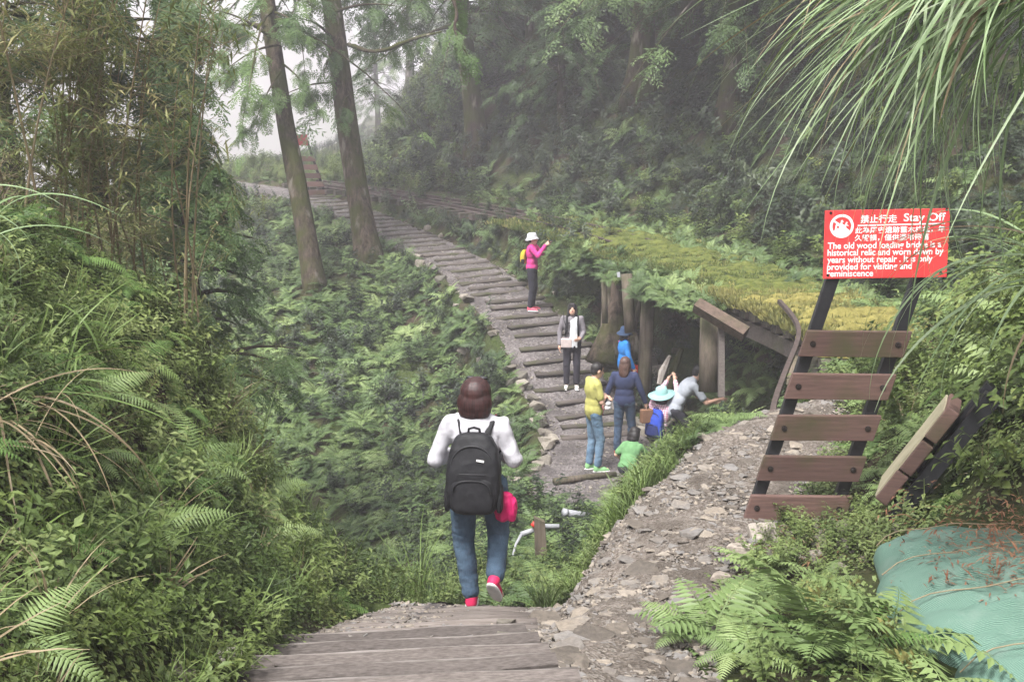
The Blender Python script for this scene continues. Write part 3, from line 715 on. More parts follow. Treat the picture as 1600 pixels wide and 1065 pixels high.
for off in (1.05, 1.92): link('rail', rail_mesh(sB - 2.6, sE - .2, off, relr, 70, .05), M_rust, rw)
s = sB + .2
while s < sE - .3:
    q, az = epos(s, 1.48); o = link('sleeper', tie_me, None, rw, relr((q[0], q[1], -.02 + random.uniform(-.02, .015))), (0, 0, az + random.uniform(-.04, .04))); o.scale = (.85, .9, .9); s += .68
tr = [at(1205, 668, 10.6), at(1210, 640, 11.0), at(1228, 590, 12.1), at(1243, 550, 13.0), at(1250, 518, 13.8), at(1240, 488, 14.6), at(1218, 462, 15.6)]
for v, zz in zip(tr, (.08, .12, .16, .19, .22, .24, .26)): v.z = zz
ra = thing('bent_rail', 'loose bent rusty rail curling off the end of the mossy bridge', 'rail', tr[0])
mb = MB(); TP = smooth_line(np.array([tuple(v - tr[0]) for v in tr]), 2); mb.tube([tuple(p) for p in TP], .036, 4, True, 0, True); mb.build('rail', M_rust, ra)
gsl = thing('spare_sleeper', 'flat sleeper lying beside the rails at the foot of hill', 'sleeper', hit(790, 318))
mb = MB(); mb.box((0, 0, .1), (.9, .2, .14), Matrix.Rotation(.3, 3, 'Z')); mb.build('sleeper', M_log, gsl)

# ------------------------------------------------------------------ signs
def text_mesh(s, size, bold=0.0, extr=.0006):
    c = bpy.data.curves.new('lettering', 'FONT'); c.body = s; c.size = size; c.offset = bold; c.extrude = extr; c.resolution_u = 3
    o = bpy.data.objects.new('t', c); COL.objects.link(o); bpy.context.view_layer.update()
    me = bpy.data.meshes.new_from_object(o.evaluated_get(bpy.context.evaluated_depsgraph_get())); COL.objects.unlink(o); bpy.data.objects.remove(o)
    return me
def put_text(parent, s, x0, x1, base, hgt, mat, sx=True, bold=.004):
    me = text_mesh(s, 1.0, bold * 2.2); xs_ = [v.co.x for v in me.vertices]; mn, mx = min(xs_), max(xs_); wd = mx - mn
    k = (x1 - x0) / wd; kz = hgt
    for v in me.vertices: v.co = ((v.co.x - mn) * k + x0, -.0072 - v.co.z * .5, v.co.y * kz + base)
    me.materials.append(mat); me.name = 'lettering'; return link('lettering', me, None, parent)

def slat_sign(name, label, base, rz, lean, slat_w, slat_h, zs, post_top, board, full=True, sp=.36):
    t = thing(name, label, 'sign', base, rz); tl = math.tan(lean)
    for sgn in (-1, 1):
        mb = MB(); a = .043; V = []
        for z in (-.35, post_top):
            for (i, j) in ((-a, .06), (a, .06), (a, -.0), (-a, -.0)): V.append((sgn * sp / 2 + i + z * tl, j, z))
        mb.add(V, [(0, 1, 2, 3), (7, 6, 5, 4), (0, 4, 5, 1), (1, 5, 6, 2), (2, 6, 7, 3), (3, 7, 4, 0)]); mb.build('post', M_black, t, bevel=.006)
    for i, z in enumerate(zs):
        mb = MB(); V = []; h = slat_h / 2; hw = slat_w / 2
        for y in (-.048, -.003):
            for (x, zz) in ((-hw - h * tl, -h), (hw - h * tl, -h), (hw + h * tl, h), (-hw + h * tl, h)): V.append((x, y, zz))
        mb.add(V, [(0, 1, 2, 3), (7, 6, 5, 4), (0, 4, 5, 1), (1, 5, 6, 2), (2, 6, 7, 3), (3, 7, 4, 0)])
        sl = mb.build('slat', M_slat, t, bevel=.005, loc=(z * tl, 0, z), rot=(0, random.uniform(-.012, .012), 0))
        if full:
            for sgn in (-1, 1):
                mb = MB(); x = sgn * sp / 2; mb.tube([(x, -.046, 0), (x, -.0515, 0)], .021, 12); mb.tube([(x, -.051, 0), (x, -.057, 0)], .012, 6); mb.build('bolt', M_bolt, sl)
    bw, bh, bz, bx = board
    bo = MB(); V = []
    bo.box((0, 0, 0), (bw, .012, bh)); bd = bo.build('board', M_red, t, loc=(bx, -.012, bz), rot=(0, R(-1.3), 0), bevel=.002)
    return t, bd
SB = at(1238, 800, 8.0)
sg, bd = slat_sign('warning_sign', 'red Stay Off warning sign on black leaning posts with five brown slats', (SB.x, SB.y, Hs(SB.x, SB.y)), R(-3), R(15.5), .69, .175, (.10, .385, .675, .965, 1.26), 1.90, (.865, .485, 1.90, .715), sp=.56)
bd.location = (.515, -.012, 1.93); bd.scale = (.93, 1, .93)
ZP = .865 / 1367
def bx(x): return (x - 761) * ZP
def bz(y): return (537 - y) * ZP
put_text(bd, '禁止行走', bx(468), bx(870), bz(292), .098 * .62, M_white, bold=.008)
put_text(bd, 'Stay Off', bx(942), bx(1398), bz(286), .100 * .78, M_white, bold=.008)
put_text(bd, '此為歷史遺跡舊木棧橋，年', bx(414), bx(1400), bz(408), .075 * .64, M_white, bold=.007)
put_text(bd, '久毀損，僅供憑弔懷舊', bx(412), bx(1228), bz(492), .075 * .64, M_white, bold=.007)
for s_, x1, yb in (('The old wood loading bridge is a', 1368, 582), ('historical relic and worn down by', 1395, 660), ('years without repair . It is only', 1280, 740), ('provided for visiting and', 1056, 820), ('reminiscence', 632, 896)):
    put_text(bd, s_, bx(118), bx(x1), bz(yb), .078 * .82, M_white, bold=.008)
mb = MB(); mb.box((bx(920), -.0068, bz(324)), ((1395 - 440) * ZP, .0016, 14 * ZP)); mb.build('underline', M_white, bd, rot=(0, R(-.4), 0))
def disc(parent, name, c, r0, r1, mat, y, n=40, a0=0, a1=6.2832):
    V = []; Fc = []
    for i in range(n + 1):
        a = a0 + (a1 - a0) * i / n
        V += [(c[0] + math.cos(a) * r0, y, c[1] + math.sin(a) * r0), (c[0] + math.cos(a) * r1, y, c[1] + math.sin(a) * r1)]
    Fc = [(2 * i, 2 * i + 1, 2 * i + 3, 2 * i + 2) for i in range(n)]
    return link(name, mesh_np(name, V, Fc), mat, parent)
cx_, cz_ = bx(265), bz(330); rr = 132 * ZP
disc(bd, 'pictogram_ring', (cx_, cz_), rr * .78, rr, M_white, -.0075)
mb = MB()
def seg2(a, b, wd, y=-.0079):
    a = np.array(a); b = np.array(b); d = (b - a) / np.linalg.norm(b - a); n_ = np.array([-d[1], d[0]]) * wd / 2
    mb.add([(cx_ + p[0] * rr, y, cz_ + p[1] * rr) for p in (a - n_, b - n_, b + n_, a + n_)], [(0, 1, 2, 3)])
seg2((-.62, .42), (.62, -.42), .16, -.0083)
for ox, k in ((-.05, 1.0), (.36, .7), (-.4, .62)):
    seg2((ox, .28 * k), (ox - .08, -.05), .22 * k); seg2((ox - .08, -.05), (ox - .26 * k, -.42), .12 * k, -.0080); seg2((ox - .06, -.05), (ox + .18 * k, -.42), .12 * k, -.0081); seg2((ox, .2 * k), (ox + .28 * k, .02), .1 * k, -.0082); seg2((ox - .02, .34 * k), (ox + .14 * k, .46 * k), .2 * k, -.00785)
V = [(cx_, -.0078, cz_ - rr * .85)] ; mb.build('pictogram_walkers', M_white, bd)
disc(bd, 'pictogram_ground', (cx_, cz_), .001, rr * .79, M_white, -.0077, 20, R(212), R(328))
for (x, y) in ((1405, 165), (1378, 868), (128, 880), (140, 180)):
    mb = MB(); mb.tube([(bx(x), -.005, bz(y)), (bx(x), -.010, bz(y))], .010, 10); mb.build('screw', M_bolt, bd)

FB = at(497, 300, 38.6)
fs, fbd = slat_sign('far_warning_sign', 'small distant red sign on slatted leaning posts beside the far rails', (FB.x, FB.y, Hs(FB.x, FB.y)), R(8), R(-17), .62, .17, (.12, .40, .68, .96, 1.24), 2.0, (.6, .36, 1.85, -.58), False, .5)
fbd.data.materials[0] = simple('dark_red_sign', (.22, .03, .04), None, .6)  # far board in a darker red than the near one

# second board seen from its edge
QB = at(1392, 815, 7.5); QB.z = Hs(QB.x, QB.y)
tp = thing('tilted_board', 'brown planked board tilted back on kinked black posts beside the red sign', 'board', QB, R(-23))
ln = nrmz((.40, 0, .66)); nn = nrmz((-.66, 0, .40))
for k in range(3):
    c = np.array((.0, 0, .10)) + ln * (.12 + .255 * k) + nn * .065; mb = MB()
    M = Matrix(((ln[0], 0, nn[0]), (ln[1], 1, nn[1]), (ln[2], 0, nn[2])))
    mb.box((0, 0, 0), (.235, .46, .085)); me_ = np.concatenate(mb.V) @ np.array(M).T
    m2 = MB(); m2.add(me_, mb.F); m2.build('plank', M_slat, tp, loc=tuple(c), bevel=.01, rot=(random.uniform(-.05, .05), 0, 0))
mb = MB(); c = np.array((.0, 0, .10)) + ln * .37 + nn * .114; mb.box((0, 0, 0), (.70, .42, .012)); V = np.concatenate(mb.V) @ np.array(M).T
m2 = MB(); m2.add(V, mb.F); m2.build('panel', simple('faded_panel', (.34, .31, .22), (.24, .22, .15), .5, 6), tp, loc=tuple(c))
for yy in (-.14, .15):
    mb = MB(); p0 = np.array((.0, yy, -.3)); p1 = np.array((.05, yy, .06)); p2 = p1 + ln * .95
    mb.tube([tuple(p0), tuple(p1), tuple(p2)], .07, 4, True, 0, True); mb.build('post', M_black, tp)

# ------------------------------------------------------------------ sandbags
def mat_bag():
    m, n, p, o = newmat('green_net_sack')
    wv = n.nodes.new('ShaderNodeTexWave'); wv.inputs['Scale'].default_value = 48; wv.inputs['Distortion'].default_value = 2.2; wv.inputs['Detail Scale'].default_value = .6; wv.bands_direction = 'Y'
    tc = n.nodes.new('ShaderNodeTexCoord'); n.links.new(tc.outputs['Object'], wv.inputs[0])
    t = tex(n, 5, 5); t2 = tex(n, 2.0, 3)
    c = ramp(n, wv.outputs[0], [(.25, (.05, .115, .085)), (.75, (.125, .215, .168))])
    d = mixc(n, ramp(n, t.outputs[0], [(.5, (0, 0, 0)), (.72, (.55, .55, .55))]), c, (.18, .24, .205))
    n.links.new(mixc(n, ramp(n, t2.outputs[0], [(.58, (0, 0, 0)), (.75, (.5, .5, .5))]), d, (.13, .14, .07)), p.inputs['Base Color']); p.inputs['Roughness'].default_value = .8
    bump(n, p, wv.outputs[0], .5, .004); return m
M_bag = mat_bag(); M_cord = simple('tan_cord', (.27, .22, .14), None, .9, 40)
def sandbag(label, loc, rot, L, Wd, Hh, seed):
    t = thing('sandbag', label, 'sandbag', loc, rot[2], 'green net sandbags stacked at the lower right')
    nu, nv = 48, 30; V = []; Fc = []; ex = .45
    def sp_(v, e): return math.copysign(abs(v) ** e, v)
    for i in range(nu):
        a = 2 * math.pi * i / nu
        for j in range(nv + 1):
            b = -math.pi / 2 + math.pi * j / nv
            x = sp_(math.cos(b), .75) * sp_(math.cos(a), .5); y = sp_(math.cos(b), 1.0) * sp_(math.sin(a), .7); z = sp_(math.sin(b), 1.0)
            px, py, pz = x * L / 2, y * Wd / 2, z * Hh / 2
            k = 0.03 * mnoise.noise((px * 4, py * 5, seed)) + .010 * mnoise.noise((px * 13, py * 9, seed + 4)) + .012 * mnoise.noise((px * 7, py * 22, seed + 9))
            pz += k * 2.0 * (1 if z > -.3 else 0) - .03 * (abs(x) ** 6)
            V.append((px, py, pz + Hh / 2))
    for i in range(nu):
        for j in range(nv): Fc.append((i * (nv + 1) + j, ((i + 1) % nu) * (nv + 1) + j, ((i + 1) % nu) * (nv + 1) + j + 1, i * (nv + 1) + j + 1))
    me = mesh_np('sack', V, Fc, True); bm = bmesh.new(); bm.from_mesh(me); bmesh.ops.remove_doubles(bm, verts=bm.verts[:], dist=.0005); bm.to_mesh(me); bm.free()
    sk = link('sack', me, M_bag, t, None, (rot[0], rot[1], 0))
    mb = MB(); pts = []
    for k in range(17):
        x = (k / 16 - .5) * L * .94; y = Wd * .2 + .02 * math.sin(k); z = Hh / 2 + Hh / 2 * (max(0, 1 - abs(x / (L / 2)) ** 3.6)) ** .55 * .97 + .012
        pts.append((x, y, z))
    mb.tube(pts, .0032, 5); mb.build('cord', M_cord, sk)
    return t
BAGS = [('far end green net sandbag, highest up in the photo', (2.50, 5.95), .26, (0, R(-5), R(-3)), .95, .54, .34, 1),
        ('wrinkled green net sandbag second from the far end', (2.62, 5.52), .28, (R(5), R(-5), R(2)), 1.45, .60, .38, 2),
        ('green net sandbag third from the far end with moss along its end', (2.52, 5.02), .29, (R(5), R(-4), R(5)), 1.45, .64, .39, 3),
        ('green net sandbag second nearest to the camera with cord seam', (2.57, 4.5), .29, (R(5), R(-5), R(8)), 1.35, .64, .39, 4),
        ('nearest green net sandbag cut by the lower right photo corner', (2.5, 3.98), .28, (R(5), R(-5), R(10)), 1.2, .64, .39, 5)]
for (lb, (x, y), z, rot, L, Wd, Hh, sd_) in BAGS: sandbag(lb, (x, y, z), rot, L, Wd, Hh, sd_)

# ------------------------------------------------------------------ pipes, stake, rocks
q0 = at(846, 868, 12.6); pk = thing('wooden_stake', 'weathered wooden stake with slanted top standing by the water pipe', 'stake', q0)
mb = MB(); mb.add([(-.06, -.02, -.3), (.085, -.02, -.3), (.085, .02, -.3), (-.06, .02, -.3), (-.085, -.03, .46), (.035, -.03, .40), (.035, .03, .40), (-.085, .03, .46)], [(3, 2, 1, 0), (4, 5, 6, 7), (0, 1, 5, 4), (1, 2, 6, 5), (2, 3, 7, 6), (3, 0, 4, 7)]); mb.build('plank', M_post, pk, bevel=.006)
q0 = at(905, 806, 13.5); pp_ = thing('drain_pipe', 'short grey plastic pipe end lying in the grass near the path', 'pipe', q0)
mb = MB(); mb.tube([tuple(at(882, 800, 13.4) - q0), tuple(at(920, 806, 13.6) - q0)], .042, 14); mb.tube([tuple(at(880, 799.6, 13.39) - q0), tuple(at(886, 801, 13.41) - q0)], .048, 14); mb.build('pipe', M_pipe, pp_, True)
q0 = at(835, 830, 13); pp_ = thing('water_pipe', 'white water pipe with red joint behind the wooden stake', 'pipe', q0)
mb = MB(); mb.tube([tuple(at(*q) - q0) for q in ((874, 822, 13.2), (850, 822, 13.2), (836, 827, 13.1), (815, 834, 13.0))], .030, 10); mb.build('pipe', M_pipe, pp_, True)
mb = MB(); mb.tube([tuple(at(838, 816, 13.05) - q0), tuple(at(832, 822, 13.05) - q0)], .034, 10); mb.build('joint', M_redp, pp_, True)
mb = MB(); mb.tube([tuple(at(*q) - q0) for q in ((815, 834, 13), (806, 850, 12.9), (800, 872, 12.8), (795, 892, 12.7))], [.02, .015, .012, .010], 8); mb.build('hose', M_pipe, pp_, True)

RK = [hull_rock(100 + i, random.uniform(.45, .75), 16) for i in range(8)]
SH = [hull_rock(200 + i, random.uniform(.14, .3), 12, 1, random.uniform(.55, .9)) for i in range(10)]
GV = [hull_rock(300 + i, random.uniform(.25, .5), 9, 1, random.uniform(.55, .9)) for i in range(8)]
def rockcopies(src, mat):
    o = []
    for m in src: c = m.copy(); c.materials.append(mat); o.append(c)
    return o
RKm, SHm, GVm, RKp = rockcopies(RK, M_rock), rockcopies(SH, M_stone), rockcopies(GV, M_stone), rockcopies(RK, M_palerock)
def place_stone(me, x, y, s, parent=None, sink=.3, name='stone', tilt=.25, dz=0):
    z = Hs(x, y); o = link(name, me, None, parent, (x, y, z + dz), (random.uniform(-tilt, tilt), random.uniform(-tilt, tilt), random.uniform(0, 6.28))); o.scale = (s, s, s); return o
# flat slate pieces of the gravel path
sx_ = rng.uniform(.0, 3.2, 6000); sy_ = rng.uniform(4.2, 11, 6000); sd__ = poly_sd(sx_, sy_, GRAVEL); P_ = np.stack([sx_, sy_, H(sx_, sy_)], -1)
kk = np.nonzero((sd__ > .02) & inview(P_, 20))[0]; placed = []
for i in kk:
    x, y = sx_[i], sy_[i]; s = random.choice((.10, .12, .14, .17, .20, .25)) * random.uniform(.8, 1.15) * (1.15 if y < 6 else 1)
    if y > 9 and s < .14: continue
    if all((x - a) ** 2 + (y - b) ** 2 > ((s + c) * .42) ** 2 for a, b, c in placed):
        placed.append((x, y, s)); place_stone(random.choice(SHm), x, y, s, gravel_path, tilt=.16, dz=.012)
    if len(placed) >= 270: break
for (px, py, s, me) in ((900, 985, .34, 3), (1000, 905, .26, 5), (880, 1040, .28, 1), (1005, 775, .30, 2), (965, 800, .26, 4), (1080, 840, .22, 6), (850, 975, .3, 7), (930, 1000, .3, 8)):
    q = hit(px, py); o = place_stone(SHm[me], q.x, q.y, s, gravel_path, tilt=.1, dz=.03)
for (px, py, s, lb) in ((1158, 880, .24, 'angular pale rock beside the dark soil under the red sign'), (1190, 845, .28, 'flat tan rock between the sign base and gravel'), (1270, 975, .30, 'layered tan rock among ferns left of the sandbags'), (1125, 915, .17, 'small pale split stone just below the angular pale rock'), (1195, 915, .22, 'rusty brown stone by the dark soil patch right of gravel')):
    q = hit(px, py); o = place_stone(random.choice(RKp if 'pale' in lb or 'tan' in lb else RKm), q.x, q.y, s, None, name='rock', dz=.05); tag(o, lb, 'rock', 'loose rocks beside the gravel path')
for (px, py, s, lb) in ((790, 980, .2, 'grey stone at the right end of the log steps'), (790, 1000, .16, 'dark squarish stone below the log steps right end'), (880, 895, .34, 'brown slab sticking out of the gravel rim above the log steps'), (350, 1050, .24, 'tan rounded stone at the left foot of the plank stairs'), (285, 1060, .26, 'flat tan stone at the bottom edge left of the stairs'), (410, 1055, .16, 'small tan stone touching the left end of the planks')):
    q = hit(px, py, 3); o = place_stone(random.choice(RKp if 'tan' in lb else RKm), q.x, q.y, s * .85, None, name='rock', dz=.01); tag(o, lb, 'rock', 'loose rocks beside the stairs')
# stones edging the lower path
k = 0
for i in range(70):
    t = random.uniform(4.4, 8.2) if i < 44 else random.uniform(8, 13.5); a = int(t); p = P_LINE[a] * (1 - t + a) + P_LINE[a + 1] * (t - a); d = P_LINE[a + 1] - P_LINE[a]; d /= np.hypot(d[0], d[1])
    off = random.uniform(-1.25, -.75) if random.random() < .8 else random.uniform(.75, 1.1)
    x, y = p[0] + d[1] * off, p[1] - d[0] * off
    place_stone(random.choice(RKm), x, y, random.uniform(.16, .42), lower_path, dz=.04)
for i in range(26):
    x = random.uniform(1.9, 3.4); y = random.uniform(18.4, 21.5); place_stone(random.choice(RKm), x, y, random.uniform(.2, .55), lower_path, dz=.05)
# small gravel, uncountable
n_ = 60000; x = rng.uniform(-1.2, 3.3, n_); y = rng.uniform(4.0, 11.3, n_); k1 = poly_sd(x, y, GRAVEL) > -.08; k2 = (np.abs(x + .42 - .1 * (y - 5.3)) < .66) & (y > 5.35) & (y < 7.9)
k_ = (k1 & (rng.random(n_) < .75)) | (k2 & (rng.random(n_) < .5)); x, y = x[k_], y[k_]; P_ = np.stack([x, y, H(x, y) + .008], -1); k_ = inview(P_, 30); P_ = P_[k_]
scatter('gravel', GVm, P_, rots(np.tile([0, 0, 1.], (len(P_), 1)), 1, .35), rng.uniform(.5, 1, len(P_)) ** 2 * .07 , 'loose slate chips covering the pale gravel path', 'gravel')
n_ = 26000; x = rng.uniform(-6, 3.5, n_); y = rng.uniform(14.5, 37, n_); k_ = path_sd(x, y) > -.05; x, y = x[k_], y[k_]; P_ = np.stack([x, y, H(x, y) + .01], -1)
GVd = rockcopies(GV, M_rock)
scatter('path_gravel', GVd, P_, rots(np.tile([0, 0, 1.], (len(P_), 1)), 1, .3), rng.uniform(.03, .08, len(P_)), 'dark grey gravel covering the lower path between logs', 'gravel')

# ------------------------------------------------------------------ trees
def merged(tm, PL):
    """tm: list of MB; PL: list of (index, Matrix4x4) -> MB"""
    mb = MB(); arrs = [t.arr() for t in tm]
    for i, M in PL:
        A = np.array(M); mb.add(arrs[i] @ A[:3, :3].T + A[:3, 3], tm[i].F)
    return mb
SPR = [conspray(.75, 11, i, random.uniform(35, 85), 4, .26) for i in range(5)]
SPRS = [conspray(.7, 8, 40 + i, random.uniform(30, 80), 3, .30) for i in range(4)]
def spray_mats(a, b, n, rnd, scale, hang=.2):
    """sprays along a limb from a to b"""
    out = []
    d = (b - a)
    for i in range(n):
        t = rnd.uniform(.25, 1.0); p = a + d * t + Vector((rnd.uniform(-.1, .1), rnd.uniform(-.1, .1), rnd.uniform(-.12, .03)))
        az = math.atan2(-d.x, d.y) + rnd.uniform(-1.3, 1.3)
        M = Matrix.Translation(p) @ Euler((rnd.uniform(-.5, .1) - hang, rnd.uniform(-.4, .4), az), 'XYZ').to_matrix().to_4x4() @ Matrix.Scale(scale * rnd.uniform(.65, 1.25), 4)
        out.append((rnd.randrange(4), M))
    return out
def curve_pts(a, b, bend, n=9, sag=0):
    a = Vector(a); b = Vector(b); out = []
    for i in range(n + 1):
        t = i / n; out.append(a.lerp(b, t) + Vector(bend) * math.sin(math.pi * t) + Vector((0, 0, -sag * t * t)))
    return out
def conifer(name, label, base, axis, r0, r1, zl, zh, nb, bl, spr, mat, bark, group=None, seed=0, scale=1., flare=1.5, tm=SPR, extra=(), cat='tree'):
    rnd = random.Random(seed); base = Vector(base); axis = Vector(axis); t = thing(name, label, cat, base, 0, group)
    n = 22; pts = []; rad = []
    for i in range(n + 1):
        u = (i / n) ** 1.4; p = axis * u + Vector((.10 * math.sin(5 * u + seed), .10 * math.sin(4 * u + 2 * seed), 0)) * min(1, u * 4); pts.append(p)
        rad.append((r0 + (r1 - r0) * u) * (1 + (flare - 1) * math.exp(-p.z / .55)))
    pts[0] = pts[0] - Vector((0, 0, .5)) - axis.normalized() * .0
    V, Fc = tube(pts, rad, 26, True)
    for i in range(len(V)):
        x, y, z = V[i]; c = pts[min(i // 26, n)]; a = math.atan2(y - c.y, x - c.x)
        k = 1 + .10 * mnoise.noise((math.cos(a) * 2.2, math.sin(a) * 2.2, z * .35 + seed)) + .05 * mnoise.noise((math.cos(a) * 6, math.sin(a) * 6, z * .6 + seed)) + .16 * math.exp(-z / .6) * mnoise.noise((math.cos(a) * 1.6, math.sin(a) * 1.6, seed))
        V[i] = (c.x + (x - c.x) * k, c.y + (y - c.y) * k, z)
    mb = MB(); mb.add(V, Fc); mb.build('trunk', bark, t, True)
    lm = MB(); PL = []
    L = axis.length
    for k in range(nb):
        u = zl + (zh - zl) * (k + rnd.random()) / nb; c = axis * u; az = rnd.uniform(0, 6.283); ln = bl * (1.15 - .85 * (u - zl) / max(.01, zh - zl)) * rnd.uniform(.6, 1.15)
        e = rnd.uniform(-.25, .35); d = Vector((math.cos(az) * math.cos(e), math.sin(az) * math.cos(e), math.sin(e)))
        tip = c + d * ln + Vector((0, 0, -.12 * ln * ln)); cp = curve_pts(c, tip, (0, 0, .1 * ln), 5)
        lm.tube(cp, [.05 * ln / 2.5 + .012, .035, .028, .02, .013, .006], 5, False); PL += spray_mats(c, tip, spr, rnd, scale)
    for (a, b, ns, sc, wd) in extra:
        a = Vector(a) - base; b = Vector(b) - base; cp = curve_pts(a, b, (0, 0, .12), 6, 0); lm.tube(cp, [wd, wd * .8, wd * .7, wd * .55, wd * .4, wd * .3, wd * .15], 5, False); PL += spray_mats(a, b, int(ns * 1.7), rnd, sc, .45)
    if lm.n: lm.build('limbs', bark, t, True)
    if PL: merged(tm, PL).build('crown', mat, t)
    return t

TL = at(492, 452, 27); TL.z = Hs(TL.x, TL.y); TLt = at(421, 0, 27.4)
axL = (TLt - TL) * 2.25
exL = [(at(425, 60, 27.3), at(330, 15, 26.0), 12, .8, .05), (at(436, 70, 27.2), at(352, 110, 25.8), 12, .8, .04), (at(440, 110, 27), at(395, 200, 26.2), 12, .7, .03), (at(400, 90, 26.4), at(372, 235, 26), 12, .6, .02), (at(350, 40, 26), at(340, 120, 25.8), 9, .7, .02),
       (at(442, 100, 27), at(500, 170, 26), 9, .7, .03), (at(430, 20, 27), at(480, 60, 26), 12, .8, .03), (at(470, 60, 26.2), at(478, 130, 26), 6, .6, .02)]
conifer('left_cedar', 'slender leaning cedar trunk, left one of the two big trees', TL, axL, .232, .13, .40, 1.0, 46, 3.2, 7, M_conlt, M_bark, None, 3, 1.0, 1.35, SPR, exL)
TR = at(577, 402, 29); TR.z = Hs(TR.x, TR.y); TRt = at(514, 0, 29.4); axR = (TRt - TR) * 2.4
exR = [(at(520, 60, 29), at(468, 30, 27.6), 10, .8, .05), (at(535, 130, 29), at(440, 150, 27.2), 11, .75, .04), (at(530, 60, 29), at(505, 120, 27.8), 8, .8, .03), (at(520, 20, 29), at(620, 10, 28), 8, .8, .05), (at(545, 150, 29), at(530, 185, 28), 5, .6, .03)]
conifer('right_cedar', 'thick leaning cedar with flared mossy base, right one of the two big trees', TR, axR, .285, .17, .42, 1.0, 46, 3.6, 7, M_conlt, M_bark, None, 5, 1.1, 1.55, SPR, exR)
# mossy bare limbs reaching into the top of the frame
for lb, pts, rs in (('long mossy bare branch reaching right from the thick cedar', ((545, 70, 28.6), (590, 85, 27.5), (640, 62, 27), (690, 50, 26.5)), (.06, .05, .045, .02)), ('mossy twisted branch hanging down at the top centre', ((685, -90, 20), (700, -20, 19.6), (716, 20, 19.5), (708, 48, 19.4), (730, 85, 19.3)), (.04, .04, .032, .025, .008))):
    o0 = at(*pts[0]); t = thing('mossy_branch', lb, 'branch', o0); mb = MB(); L = smooth_line(np.array([tuple(at(*p) - o0) for p in pts]), 2); rr_ = np.interp(np.linspace(0, 1, len(L)), np.linspace(0, 1, len(rs)), rs)
    mb.tube([tuple(p) for p in L], list(rr_), 7, True, .25); mb.build('limb', M_barkdk, t, True)
    rnd = random.Random(5); PL = []
    for p in L[1:]: PL += [(rnd.randrange(4), Matrix.Translation(Vector(p)) @ Euler((-.9, rnd.uniform(-.6, .6), rnd.uniform(0, 6.28))).to_matrix().to_4x4() @ Matrix.Scale(rnd.uniform(.4, .8), 4))]
    merged(SPR, PL).build('foliage', M_conlt, t)

# conifers on the left
exA = [(at(240, 10, 15), at(300, 50, 14.6), 14, .8, .03), (at(200, 60, 15), at(295, 110, 14.6), 14, .8, .03), (at(180, 100, 15), at(285, 180, 14.6), 16, .8, .03), (at(200, 140, 15.2), at(295, 235, 14.8), 14, .8, .03), (at(220, -20, 15), at(295, 0, 14.6), 14, .8, .03), (at(190, 20, 15), at(270, 130, 14.2), 14, .8, .03)]
b = at(130, 300, 15.5); b.z = Hs(b.x, b.y)
conifer('dark_conifer', 'dark drooping conifer filling the upper left corner behind the bamboo', b, (.2, .2, 13), .28, .08, .18, .95, 84, 2.0, 8, M_con, M_barkdk, None, 11, 1.0, 1.3, SPR, exA)
b = at(318, 420, 14.5); b.z = Hs(b.x, b.y); hh = 2.75 - b.z
conifer('young_conifer', 'light green young conifer beside the foggy gap on the left', b, (-.25, 0, hh), .11, .02, .48, 1.0, 44, 1.15, 9, M_conlt, M_barkdk, None, 12, .62, 1.3, SPR, [(at(300, 300, 14.4), at(375, 300, 14), 9, .6, .02), (at(300, 330, 14.4), at(360, 350, 14), 9, .6, .02), (at(300, 260, 14.4), at(350, 265, 14), 9, .6, .02)])
b = at(20, 300, 13); b.z = Hs(b.x, b.y)
conifer('edge_conifer', 'dark conifer at the far left edge of the photo', b, (-.3, 0, 10), .24, .07, .15, .95, 56, 2.2, 7, M_con, M_barkdk, None, 13, 1.0, 1.3, SPRS)

# hillside trees: one built, the others copied with their parts
def copy_tree(o, loc, rz, sc, **kw):
    c = o.copy(); COL.objects.link(c); c.location = loc; c.rotation_euler = (0, 0, rz); c.scale = (sc, sc, sc)
    for ch in list(o.children):
        d = ch.copy(); COL.objects.link(d); d.parent = c
    for k_, v in kw.items(): c[k_] = v
    return c
HG = 'trees on the shaded hillside'; ORD = ['first', 'second', 'third', 'fourth', 'fifth', 'sixth', 'seventh', 'eighth', 'ninth', 'tenth', 'eleventh', 'twelfth', 'thirteenth', 'fourteenth']
hp = [(590, 190, .8), (640, 150, .9), (700, 60, 1.0), (748, 240, 1.0), (845, 130, 1.1), (880, 220, .5), (930, 60, 1.0), (1000, 150, 1.05), (1075, 60, 1.0), (1140, 190, .85), (1210, 120, .9), (1280, 60, 1.0), (1380, 120, .9), (1500, 60, 1.)]
hl = [f'dark hillside tree, {ORD[k]} from the left above the rails' for k in range(14)]
hl[3] = 'tall leaning trunk with flared roots standing on the hillside right behind the rails'; hl[5] = 'short slim tree low on the shaded hillside near the photo centre'
protos = []
for k, ax in ((3, (-1.6, -.3, 15.5)), (1, (.4, -.3, 15.5))):
    x_, y_, s_ = hp[k]; q = hit(x_, y_)
    protos.append(conifer('hillside_tree', hl[k], q, ax, .34, .12, .24, 1.0, 90, 4.4, 9, M_con, M_barkdk, HG, 20 + k, 1.5, 1.8, SPRS))
for k, (x_, y_, s_) in enumerate(hp):
    if k in (1, 3): continue
    q = hit(x_, y_); copy_tree(protos[k % 2], q, random.uniform(0, 6.28), s_ * random.uniform(.85, 1.1), label=hl[k])
for k, (X, Y, s_, lb) in enumerate(((-19.5, 64, .7, 'pale tree fading into the fog left of the two big trees'), (-22, 100, 1.1, 'faintest far tree in the foggy gap'))):
    copy_tree(protos[k % 2], (X, Y, Hs(X, Y) - .2), random.uniform(0, 6.28), s_, label=lb, group='trees in the fog')

